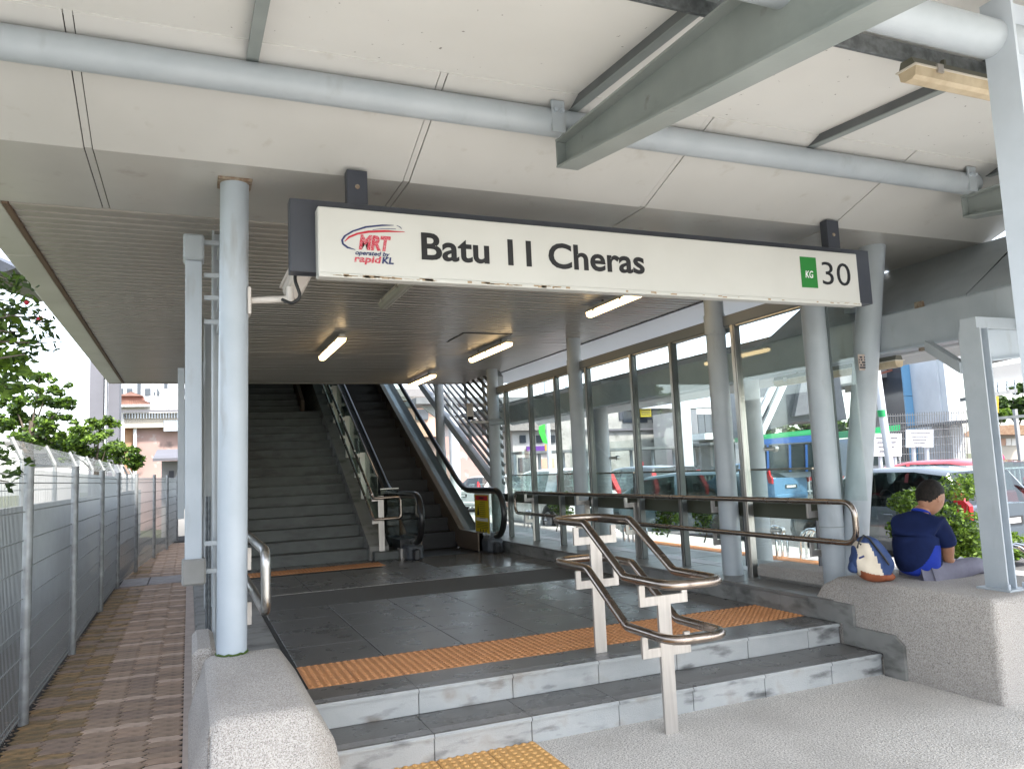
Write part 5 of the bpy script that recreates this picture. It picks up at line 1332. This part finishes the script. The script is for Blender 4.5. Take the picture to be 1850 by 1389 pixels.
# notice boards
def board(label, x0, x1, y0, y1, d, lines, body_):
    t = thing('notice_board', label, 'notice board', pt((x0+x1)/2, 860, d), group='white notice boards on posts')
    quad3([(x0, y1), (x1, y1+ (y1-y1)), (x1, y0), (x0, y0)], d, d+.05, 'board', 'white_paint', t)
    for px_ in (x0+.25*(x1-x0), x0+.75*(x1-x0)): wp(MB().cyl(pt(px_, y1-5, d+.08), pt(px_+2, 862, d+.08), .045, 8), 'post', 'white_col', t)
    for (s_, ly, lx0, lx1, h_) in lines:
        quad3([(lx0, ly), (lx1, ly-.3), (lx1, ly-h_-.3), (lx0, ly-h_)], d-.012, d-.008, 'print_line', body_, t)
board('white notice board behind the leaning pole, left one', 1577, 1629, 783, 824, 18, [('', 792+k*8, 1583+k*2, 1622-k*3, 2.2) for k in range(4)], 'grey_wall')
board('white notice board on two posts, right of the leaning pole', 1638, 1686, 776, 808, 18, [('', 783+k*6, 1645+k*2, 1681-k*3, 1.6) for k in range(5)], 'grey_wall')
# mesh fence around the tower foot
mf = thing('mesh_fence', 'fine mesh fence around the foot of the blue tower', 'fence', pt(1680, 860, 22))
mb = MB()
for k in range(34):
    px_ = 1600+k*4.4; a = pt(px_, 748-(px_-1600)*.05, 22); b = pt(px_+4, 862, 22); mb.tube([a, b], .012, 3, caps=False)
for k in range(8): mb.tube([pt(1600, 752+k*14, 22), pt(1745, 745+k*14, 22)], .010, 3, caps=False)
wp(mb, 'mesh', 'steel_brushed', mf, kind='stuff')
# far right: shelter, trees, hut
fc = thing('covered_walkway', 'dark flat walkway roof crossing high at the far right', 'walkway', pt(1830, 670, 22))
quad3([(1786, 664), (1900, 645), (1900, 672), (1786, 690)], 22, 22.5, 'roof', 'pier_grey', fc)
quad3([(1786, 690), (1900, 672), (1900, 676), (1786, 694)], 21.9, 22, 'gutter', 'steel_paint', fc)
sh = thing('road_shelter', 'flat roofed bus shelter at the far right', 'shelter', pt(1830, 850, 28))
quad3([(1755, 757), (1870, 747), (1870, 752), (1755, 762)], 26, 31, 'roof', 'dark_beam', sh)
for px_ in (1792, 1846): tower(px_, px_+5, 29, 3.0, 'pier_grey', sh, 'post', .15)
ht = thing('thatched_hut', 'brown thatched hut with notices under the far right shelter', 'hut', pt(1825, 840, 36))
quad3([(1798, 785), (1825, 767), (1870, 768), (1870, 785)], 36, 39, 'roof', 'thatch', ht)
quad3([(1800, 785), (1870, 783), (1870, 830), (1800, 830)], 37, 38, 'wall', 'cream_wall', ht)
for a_, b_ in ((1808, 1817), (1818, 1827), (1828, 1842)): quad3([(a_, 805), (b_, 804), (b_, 792), (a_, 792)], 36.9, 37, 'poster', 'poster_white' if a_ != 1808 else 'salmon_wall', ht)
fbg = thing('footbridge', 'grey steel footbridge with open railing high on the right', 'footbridge', pt(1815, 690, 34))
quad3([(1780, 712), (1838, 702), (1838, 709), (1780, 719)], 34, 36, 'deck', 'pier_grey', fbg)
for k in range(4): quad3([(1780, 704-k*7.5), (1836, 696-k*7.5), (1836, 697.2-k*7.5), (1780, 705.2-k*7.5)], 34, 34.1, 'rail', 'steel_paint', fbg)
for px_ in (1784, 1803, 1820, 1834): quad3([(px_, 712), (px_+1.5, 712), (px_+1.5, 674), (px_, 674)], 34, 34.1, 'rail_post', 'steel_paint', fbg)
tree('far_tree', 'large dark green tree beyond the far right shelter', pt(1835, 840, 60), pt(1835, 760, 60), [bl(1835, 725, 60, 1.4), bl(1855, 735, 60, 1.6), bl(1815, 740, 60, 1.0), bl(1850, 700, 60, 1.0)], 3500, .2, [('leaf', .5), ('leaf_dark', .5)], tr=.2, seed=21)
tree('far_tree', 'light green bush beside the orange tank', pt(1800, 840, 55), pt(1800, 760, 55), [bl(1797, 742, 55, .8), bl(1815, 748, 55, .6), bl(1785, 748, 55, .6)], 2000, .15, [('leaf_light', .7), ('leaf', .3)], tr=.12, seed=22)
tree('far_tree', 'green tree between the leaning pole and the grey pier', pt(1578, 850, 50), pt(1578, 770, 50), [bl(1575, 735, 50, 1.1), bl(1590, 745, 50, .9), bl(1560, 745, 50, 1)], 2500, .17, [('leaf_light', .6), ('leaf', .4)], tr=.15, seed=23)
tree('far_tree', 'pale green tree between the grey pier and the blue tower', pt(1642, 850, 52), pt(1642, 780, 52), [bl(1640, 748, 52, .9), bl(1648, 760, 52, .8)], 1500, .17, [('leaf_light', .6), ('leaf', .4)], tr=.12, seed=24)
tree('far_tree', 'green treetops behind the parked bus', pt(1440, 850, 48), pt(1440, 790, 48), [bl(1375+26*k, 772-3*(k%2), 48, .8) for k in range(8)], 4200, .17, [('leaf', .5), ('leaf_dark', .3), ('leaf_light', .2)], tr=.15, seed=29)
ot = thing('water_tank', 'orange round tank above the far bushes', 'tank', pt(1795, 760, 50))
wp(MB().cyl(pt(1795, 745, 50), pt(1795, 716, 50), .28, 14), 'tank', 'orange', ot, smooth=True)
# behind the escalator: salmon building, white wall, column
t, xa, xb, zt_ = facade('salmon_building', 'salmon coloured house wall seen above the escalator', 715, 800, 722, 40, 'salmon_wall', 6, 3.5)
wp(MB().prism([(39.4, zt_-.05), (44, zt_+.9), (44, zt_+1.05), (39.4, zt_+.12)], xa-.3, xb+.3, lambda u, v, q: (q, u, v)), 'roof', 'roof_dark', t)
a = ony(751, 743, 39.9); wp(MB().box(a.x, a.x+.7, 39.9, 40.01, a.z-.45, a.z+.1), 'window', 'window_dark', t)
wp(MB().box(xa-1, xb+3, 40.5, 46, -.6, 3.5), 'base', 'pink_wall', t)
t, xa, xb, zt_ = facade('grey_house', 'pale grey house behind the louvred screen', 790, 905, 765, 48, 'white_wall', 6)
wp(MB().box(xa-.5, xb+.5, 47.3, 54, zt_, zt_+.3), 'roof', 'roof_dark', t)
rcol(8.0, 24.0, .0, 5.0, .17, 'white round column of the far shelter behind the escalator', None, 'white_col')
fs = thing('road_shelter', 'grey shelter roof with knee brace behind the escalator', 'shelter', (8, 24, 3))
wp(MB().box(6.6, 11, 23.4, 25, 3.75, 3.95), 'roof', 'dark_beam', fs)
wp(MB().prism([(6.9, 3.72), (7.9, 3.72), (7.9, 3.1), (7.7, 3.1)], 23.9, 24.0, lambda u, v, q: (u, q, v)), 'knee_brace', 'beam_paint', fs)
wp(MB().cyl((9.4, 24.2, 0), (9.4, 24.2, 3.75), .18, 18), 'post', 'white_col', fs, smooth=True)

# ================================================================== FAR BUILDINGS, LEFT SIDE
t, xa, xb, zt_ = facade('grey_tower', 'tall plain grey slab tower beside the far white house', 164, 189, 560, 38, 'grey_wall', 2)
wp(MB().box(xb+.06, xb+.12, 37.9, 38.2, -.6, zt_), 'downpipe', 'white_col', t)
wp(MB().box(xb+.16, xb+.60, 38.3, 39.5, -.6, zt_), 'side_strip', 'grey_wall', t)
# high-rise flats with windows
hr_ = thing('apartment_tower', 'distant white high rise flats with dark balconies', 'building', ony(265, 870, 190))
a = ony(196, 560, 190); b = ony(340, 560, 190)
wp(MB().box(a.x, b.x, 190, 205, -.6, a.z), 'wall', 'tower_wall', hr_)
wm = MB(); bwid = (b.x-a.x)
cnt = 0
for r_ in range(18):
    z = ony(265, 690, 190).z-12+r_*3.0
    for c_ in range(9):
        if c_ in (3, 6): continue
        x = a.x+bwid*(c_+.12)/9; 
        wp(MB().box(x, x+bwid/9*.62, 189.8, 190.05, z, z+1.5), 'window', 'window_dark', hr_)
for c_ in (3.3, 6.3): wp(MB().box(a.x+bwid*c_/9, a.x+bwid*(c_+.35)/9, 189.7, 190.05, 0, a.z), 'recess', 'window_dark', hr_)
# pagoda roofed house
ph = thing('tiled_roof_house', 'white house with two tiered red tiled roof', 'building', ony(230, 860, 60))
a = ony(198, 740, 60); b = ony(262, 740, 60); zc_ = ony(230, 733, 60).z
wp(MB().box(a.x, b.x+1.5, 60, 66, -.6, zc_), 'wall', 'white_wall', ph)
def hip(x0, x1, y0, y1, z0, z1, inset, m_, name):
    wp(MB().add([(x0, y0, z0), (x1, y0, z0), (x1, y1, z0), (x0, y1, z0), (x0+inset, y0+inset, z1), (x1-inset, y0+inset, z1), (x1-inset, y1-inset, z1), (x0+inset, y1-inset, z1)],
                [(0, 3, 2, 1), (4, 5, 6, 7), (0, 1, 5, 4), (1, 2, 6, 5), (2, 3, 7, 6), (3, 0, 4, 7)]), name, m_, ph)
zl = ony(235, 731, 59.4).z; z2 = ony(235, 722, 59.4).z; z3 = ony(235, 716, 60).z; z4 = ony(235, 706, 60).z
a = ony(200, 731, 59.4); b = ony(272, 731, 59.4)
hip(a.x, b.x, 59.4, 62.6, zl, z2, .5, 'roof_tile', 'lower_roof')
wp(MB().box(a.x+.5, b.x-.5, 60, 62.1, z2-.02, z3), 'clerestory', 'roof_red', ph)
a = ony(210, 716, 60); b = ony(259, 716, 60); hip(a.x, b.x, 59.7, 62.3, z3, z4, .95, 'roof_tile', 'upper_roof')
mb = MB()
a = ony(200, 731, 59.4); b = ony(272, 731, 59.4)
for k in range(16): x = a.x+(b.x-a.x)*k/15; mb.tube([(x, 59.4, zl+.03), (a.x+.5+(b.x-a.x-1)*k/15, 59.9, z2+.03)], .03, 4)
wp(mb, 'roof_ribs', 'roof_tile', ph)
wp(MB().box(a.x-.05, b.x+.05, 59.3, 59.4, zl-.14, zl+.0), 'eaves_board', 'white_paint', ph)
# mast with dishes
ms = thing('telecom_mast', 'white telecom mast with round dishes beside the tiled roof', 'mast', ony(278, 740, 58))
for px_ in (275, 282): p_ = ony(px_, 735, 58); q_ = ony(px_, 690, 58); wp(MB().cyl(p_, q_, .05, 6), 'leg', 'white_paint', ms)
for k in range(6): wp(MB().tube([ony(275, 735-k*8, 58), ony(282, 729-k*8, 58)], .02, 4), 'brace', 'white_paint', ms)
wp(MB().tube([ony(285, 700, 58), ony(300, 728, 58)], .05, 4), 'stay', 'white_paint', ms)
for px_, py_ in ((271, 720), (284, 728), (278, 702)): p_ = ony(px_, py_, 57.7); wp(MB().cyl(p_, p_+Vector((0, .1, 0)), .16, 14), 'dish', 'white_paint', ms)
# white block behind the mast
t, xa, xb, zt_ = facade('white_block', 'plain white rendered block right of the mast', 297, 330, 702, 64, 'white_wall', 4)
# pink warehouse
pw = thing('pink_warehouse', 'peeling pink warehouse with pale fascia and rusty gable', 'building', ony(280, 870, 42))
a = ony(240, 775, 42); b = ony(345, 775, 42); z0_ = ony(285, 773, 42).z
wp(MB().box(a.x, b.x, 42, 50, -.6, z0_), 'wall', 'pink_wall', pw)
z1_ = ony(285, 746, 41.6).z
wp(MB().box(a.x-.35, b.x, 41.55, 42.0, z0_, z1_), 'fascia', 'cream_wall', pw)
wp(MB().prism([(41.2, z1_+.02), (43.5, z1_+.22), (43.5, z1_+.32), (41.2, z1_+.12)], a.x-.6, b.x, lambda u, v, q: (q, u, v)), 'roof', 'grey_wall', pw)
mb = MB()
for k in range(22): x = a.x-.4+(b.x-a.x)*k/21; mb.box(x, x+.05, 41.45, 41.55, z1_-.28, z1_-.02)
wp(mb, 'soffit_ribs', 'esc_deck', pw)
wp(MB().box(a.x-.36, a.x-.0, 42.02, 50, z0_-2.2, z1_), 'gable', 'rust_wall', pw)
a2 = ony(296, 780, 41.9); b2 = ony(330, 760, 41.9); wp(MB().box(a2.x, b2.x, 41.5, 41.54, a2.z, b2.z), 'window', 'esc_deck', pw)
a2 = ony(244, 770, 41.8); wp(MB().cyl((a2.x, 41.8, -.6), (a2.x, 41.8, a2.z), .08, 8), 'downpipe', 'white_paint', pw)
# small pale guard house
gh = thing('guard_house', 'small pale hut with grey lean-to roof at the end of the path', 'hut', ony(308, 860, 30))
a = ony(292, 833, 30); b = ony(330, 833, 30)
wp(MB().box(a.x, b.x+1, 30, 33, -.6, a.z), 'wall', 'white_wall', gh)
wp(MB().prism([(29.0, a.z-.02), (33, a.z+.45), (33, a.z+.53), (29.0, a.z+.07)], a.x-.25, b.x+1, lambda u, v, q: (q, u, v)), 'roof', 'grey_wall', gh)
wp(MB().box(ony(305, 850, 29.9).x, ony(314, 850, 29.9).x, 29.95, 30.01, -.4, a.z-.35), 'door', 'grey_wall', gh)
t, xa, xb, zt_ = facade('low_house', 'low white terraced house far behind the trees', 40, 130, 805, 70, 'white_wall', 5)
wp(MB().box(xa-1, xb+1, 69, 76, zt_, zt_+.35), 'roof', 'roof_dark', t)
for k in range(5): x = xa+(xb-xa)*(k+.3)/5; wp(MB().box(x, x+.7, 69.9, 70.02, zt_-1.6, zt_-.6), 'window', 'window_dark', t)
t = thing('elevated_roof', 'dark edge of an elevated roof at the far upper left', 'roof', pt(5, 480, 26))
quad3([(-60, 440), (30, 484), (12, 490), (-60, 500)], 26, 30, 'slab', 'sign_frame', t)
# dark hedge masses beyond the fence to close the horizon on both sides
hd = thing('hedge', 'dense green hedge along the far side of the left fence', 'hedge', (-6, 25, -.6))
lmesh(leaves(9000, [(-4.5-random.uniform(0, 3), 8+k*1.5, .2+random.uniform(-.2, .3), .9, .8) for k in range(18)], .09, .5, 0, 77), 'foliage', 'leaf', hd, Vector((6, -25, .6)))

# ================================================================== PEOPLE AND BAG
exec_man = True
def skin_mesh(name, verts, edges, radii, m_, par, sub=2, root=0):
    me = bpy.data.meshes.new(name); me.from_pydata([tuple(v) for v in verts], edges, [])
    o = bpy.data.objects.new(name, me); col.objects.link(o)
    md = o.modifiers.new('skin', 'SKIN'); md.use_smooth_shade = True
    sl = me.skin_vertices[0].data
    for i, r_ in enumerate(radii):
        sl[i].radius = r_ if isinstance(r_, tuple) else (r_, r_)
        sl[i].use_root = (i == root)
    s2 = o.modifiers.new('sub', 'SUBSURF'); s2.levels = sub; s2.render_levels = sub
    dg = bpy.context.evaluated_depsgraph_get(); dg.update()
    nm = bpy.data.meshes.new_from_object(o.evaluated_get(dg)); bpy.data.objects.remove(o)
    nm.materials.clear(); nm.materials.append(M[m_])
    for p in nm.polygons: p.use_smooth = True
    oo = link(name, nm, par); oo.location = -par.location; return oo
MD = 5.80
man = thing('person', 'man in navy and blue sports shirt and grey trousers sitting cross legged, head bowed', 'person', pt(1665, 1055, MD))
q = lambda x, y, d=0: pt(x, y, MD+d)
neck = q(1662, 926, .02); head = q(1680, 898, .05)
# torso under the shirt, arms, one continuous skin figure
Vb = [q(1668, 1035), q(1660, 1000, -.03), q(1655, 965, -.02), q(1660, 940, .02), neck, q(1671, 912, .03),
      q(1632, 942, .08), q(1630, 985, .22), q(1668, 1015, .32),      # left arm (far)
      q(1700, 948, -.06), q(1712, 985, -.10), q(1712, 1012, -.06), q(1735, 1024, .10)]
Eb = [(0, 1), (1, 2), (2, 3), (3, 4), (4, 5), (3, 6), (6, 7), (7, 8), (3, 9), (9, 10), (10, 11), (11, 12)]
Rb = [.11, .10, .10, .085, .052, .055, .06, .05, .032, .062, .052, .042, .026]
skin_mesh('body', Vb, Eb, Rb, 'skin', man, 2, 0)
def ell(c, rx, ry, rz_, rot, name, m_, par, n=24, mm_=16, fn=None):
    mb = MB().ball((0, 0, 0), 1, (rx, ry, rz_), n, mm_)
    if fn: mb.v = [fn(Vector(v)) for v in mb.v]
    o = mb.build(name, m_, par, smooth=True); o.location = Vector(c)-par.location; o.rotation_euler = rot; return o
# head: faces +X-ish, bowed. local +X = face
fz = math.atan2(fv.y, fv.x)-R(62)
def headshape(v):
    x, y, z = v
    if x > 0: x *= 1.0-.10*abs(z)/.11; 
    if z < 0: y *= 1-.28*min(1, -z/.11); x = x*(1-.12*min(1, -z/.11))+.012*min(1, -z/.11)
    if z < -.02 and x > 0: x += .008
    return Vector((x, y, z))
hb_rot = (0, R(34), fz)
HS = 1.16
hd_ = ell(head, .100*HS, .078*HS, .118*HS, hb_rot, 'head', 'skin', man, 28, 20, headshape)
hm = hd_
def hair_fn(v):
    v = headshape(v)
    return v*1.045
mb = MB().ball((0, 0, 0), 1, (.100*HS, .078*HS, .118*HS), 72, 54)
vv = [hair_fn(Vector(v))*(1+.008*math.sin(v[0]*400)*math.sin(v[1]*370)) for v in mb.v]
def hairline(v):
    x, y, z = v.x/HS, v.y/HS, v.z/HS
    lim = .052+.2*max(0, x) if x > .035 else (.005+.9*max(0, x+.012) if x > -.012 else (.005-.075*min(1, (-x-.012)/.03)))
    return z > lim+.002*math.sin(y*300)
fs_ = [f for f in mb.f if all(hairline(vv[i]) for i in f)]
me = bpy.data.meshes.new('hair'); me.from_pydata([tuple(v) for v in vv], [], fs_); me.materials.append(M['hair'])
for p in me.polygons: p.use_smooth = True
ho = link('hair', me, man); ho.location = hd_.location; ho.rotation_euler = hb_rot
Mh = Matrix.Translation(hd_.location+man.location) @ __import__('mathutils').Euler(hb_rot).to_matrix().to_4x4()
def onhead(mb, name, m_): 
    o = mb.build(name, m_, man, smooth=True); o.location = hd_.location; o.rotation_euler = hb_rot; return o
for sy in (-1, 1):
    onhead(MB().ball((.0, sy*.080, -.012), 1, (.020, .009, .032), 12, 8).ball((.008, sy*.084, -.010), 1, (.010, .006, .018), 8, 6), 'ear', 'skin')
    onhead(MB().ball((.086, sy*.032, .008), 1, (.010, .013, .007), 8, 6), 'eye', 'white_ink')
    onhead(MB().ball((.092, sy*.032, .030), 1, (.008, .020, .005), 8, 6), 'eyebrow', 'hair')
onhead(MB().ball((.104, 0, -.018), 1, (.018, .014, .022), 10, 8), 'nose', 'skin')
onhead(MB().ball((.094, 0, -.058), 1, (.008, .024, .008), 10, 6), 'mouth', 'red_flat')
# shirt: own volume over the torso with sleeves
Vs = [q(1664, 1036), q(1657, 1004, -.03), q(1652, 968, -.03), q(1656, 945, 0), q(1663, 929, .02),
      q(1632, 947, .08), q(1630, 975, .18), q(1694, 950, -.06), q(1710, 975, -.10), q(1713, 990, -.10)]
Es = [(0, 1), (1, 2), (2, 3), (3, 4), (3, 5), (5, 6), (3, 7), (7, 8), (8, 9)]
Rs = [(.185, .165), (.178, .155), (.185, .155), (.150, .120), .066, .095, .08, .098, .080, .074]
shirt = skin_mesh('shirt', Vs, Es, Rs, 'shirt_navy', man, 5, 0)
bm = bmesh.new(); bm.from_mesh(shirt.data)
for _ in range(60): bmesh.ops.smooth_vert(bm, verts=bm.verts, factor=.5, use_axis_x=True, use_axis_y=True, use_axis_z=True)
bm.to_mesh(shirt.data); bm.free()
shirt.data.materials.append(M['shirt_blue'])
def toscreen(P):
    d = Vector(P)-CAM; z = d.dot(fv); return 925+FPX*d.dot(r2)/z, 694.5-FPX*d.dot(u2)/z
for p in shirt.data.polygons:
    c = p.center; x, y = toscreen(c)
    e_ = ((x-1640)/57)**2+((y-938)/95)**2
    if (e_ > 1 and y > 972 and x < 1700 and not (x > 1690 and y < 985)) or y > 1042: p.material_index = 1
ell(q(1664, 925, .015), .072, .066, .020, (0, R(24), fz), 'collar', 'shirt_blue', man)
# legs: crossed, knees out to the right and away
Vl = [q(1666, 1042, .0), q(1688, 1040, -.10), q(1772, 1018, .05), q(1762, 1040, .15), q(1715, 1045, .02), q(1660, 1040, .12), q(1715, 1018, .45), q(1765, 1040, .25), q(1735, 1050, .0)]
El = [(0, 1), (1, 2), (2, 3), (3, 4), (0, 5), (5, 6), (6, 7), (7, 8)]
Rl = [.135, .105, .066, .058, .045, .11, .07, .055, .042]
skin_mesh('trousers', Vl, El, Rl, 'trousers', man, 2, 0)
# bare feet
skin_mesh('foot', [q(1728, 1049, -.02), q(1742, 1050, -.05), q(1752, 1050, -.08)], [(0, 1), (1, 2)], [.026, .03, .02], 'skin', man, 2, 0)
# hands with fingers round a phone
hc_ = q(1738, 1022, .12)
def hand(c, dx, name):
    fr = r2; up_ = u2; fw = fv
    V = [c, c+dx*.035, c+dx*.065]; E = [(0, 1), (1, 2)]; Rr = [(.026, .018), (.036, .016), (.034, .014)]
    o = skin_mesh(name, V, E, Rr, 'skin', man, 2, 0)
    for k in range(4):
        s_ = c+dx*.062+fw*(.024-.016*k); ln = (.052, .060, .056, .045)[k]
        pts_ = [s_, s_+dx*ln*.5+up_*.012, s_+dx*ln*.85-up_*.002, s_+dx*ln-up_*.018]
        wp(MB().tube(pts_, [.0088, .0085, .0078, .006], 8), 'finger', 'skin', man, smooth=True)
    s_ = c+dx*.02-fw*.03
    wp(MB().tube([s_, s_+dx*.03-fw*.012+up_*.014, s_+dx*.055+up_*.022], [.0105, .0095, .007], 8), 'thumb', 'skin', man, smooth=True)
hand(q(1732, 1022, .08), (r2*.9-u2*.15+fv*.2).normalized(), 'hand')
hand(q(1680, 1018, .36), (r2*.9+fv*.1).normalized(), 'hand')
ph_ = thing('phone', 'small dark phone held in the hands of the seated man', 'phone', q(1748, 1017, .16))
pp = MB().bbox(-.04, .04, -.075, .075, -.004, .004, .002).build('phone_body', 'white_paint', ph_); ph_.rotation_euler = (R(25), R(-20), fz)

bp = thing('backpack', 'blue cream and rust backpack leaning against the twin columns beside the man', 'backpack', pt(1565, 1045, 5.75))
def blob(pts_, radii, name, m_, sub=2): return skin_mesh(name, pts_, [(i, i+1) for i in range(len(pts_)-1)], radii, m_, bp, sub)
g = lambda x, y, d=0: pt(x, y, 5.68+d)
cb = g(1574, 1009, .02)
Rb_ = __import__('mathutils').Euler((0, 0, 0)).to_matrix()
ax_r, ax_u, ax_f = r2, u2, fv
def bagpt(v):
    x, y, z = v                                      # x right, y away, z up in bag space
    s_ = lambda t, p: math.copysign(abs(t)**p, t)
    x, y, z = s_(x, .75), s_(y, .8), s_(z, .8)
    x *= 1-.38*max(0, z); x += -.22*z
    k = 1+.05*math.sin(7*z+3*x)+.03*math.sin(11*x)
    return cb+ax_r*(x*.150*k)+ax_u*(z*.168)+ax_f*(y*.10*k)
bb = MB().ball((0, 0, 0), 1, (1, 1, 1), 120, 90)
grp = {'bag_blue': [], 'bag_cream': [], 'bag_rust': []}
for f in bb.f:
    c = sum((Vector(bb.v[i]) for i in f), Vector())/len(f)
    m_ = 'bag_rust' if c.z < -.52+.25*max(0, -c.x) and c.x > -.75 else ('bag_cream' if c.x < .02-.25*c.z and c.x > -.86 and c.y < .3 and c.z < .72 else 'bag_blue')
    grp[m_].append(f)
for nm_, m_ in (('main_panel', 'bag_blue'), ('front_pocket', 'bag_cream'), ('base_panel', 'bag_rust')):
    mb = MB(); mb.v = [tuple(bagpt(v)) for v in bb.v]; mb.f = grp[m_]
    used = sorted({i for f in mb.f for i in f}); mp = {i: k for k, i in enumerate(used)}
    mb.v = [mb.v[i] for i in used]; mb.f = [tuple(mp[i] for i in f) for f in mb.f]
    wp(mb, nm_, m_, bp, smooth=True)
blob([g(1540, 1036, .02), g(1543, 1018, .02), g(1550, 1000, .04)], [(.060, .05), (.05, .04), (.03, .03)], 'side_flap', 'bag_blue')
blob([g(1592, 1040, -.03), g(1606, 1041, -.02), g(1616, 1042, 0)], [(.045, .04), (.04, .035), (.03, .025)], 'rolled_cloth', 'bag_rust')
wp(MB().tube([g(1553, 978, -.09), g(1560, 967, -.06), g(1570, 972, -.05), g(1596, 1005, -.10), g(1606, 1020, -.10)], .008, 6), 'strap', 'cable', bp, smooth=True)
wp(MB().tube([g(1549, 990, -.13), g(1551, 980, -.12), g(1556, 984, -.13)], .007, 6), 'grab_loop', 'cable', bp, smooth=True)
wp(MB().tube([g(1552, 1008, -.165), g(1561, 1004, -.165)], .007, 6), 'pocket_tab', 'blue_ink', bp)
# pedestrian in red by the far shelter
pd = thing('person', 'distant person in a red top beside the far right barrier', 'person', pt(1806, 870, 24))
skin_mesh('body', [pt(1806, 845, 24), pt(1805, 828, 24), pt(1805, 812, 24), pt(1805, 803, 24), pt(1803, 870, 24), pt(1810, 870, 24)], [(0, 1), (1, 2), (2, 3), (0, 4), (0, 5)], [.13, .15, .07, .09, .07, .07], 'skin', pd, 1)
skin_mesh('top', [pt(1806, 842, 23.95), pt(1805, 828, 23.95), pt(1805, 818, 23.95)], [(0, 1), (1, 2)], [.17, .18, .12], 'shirt_red', pd, 1)

# drain pipe and meter bits on the left
dp = thing('conduit', 'thin grey conduits fixed to the post brackets behind the left column', 'pipe', (.12, 5.6, .3))
for x_ in (.115, .135): wp(MB().cyl((x_, 5.9, .29), (x_, 5.9, 1.5), .009, 8), 'pipe', 'galvanised', dp)
bpy.context.view_layer.update()
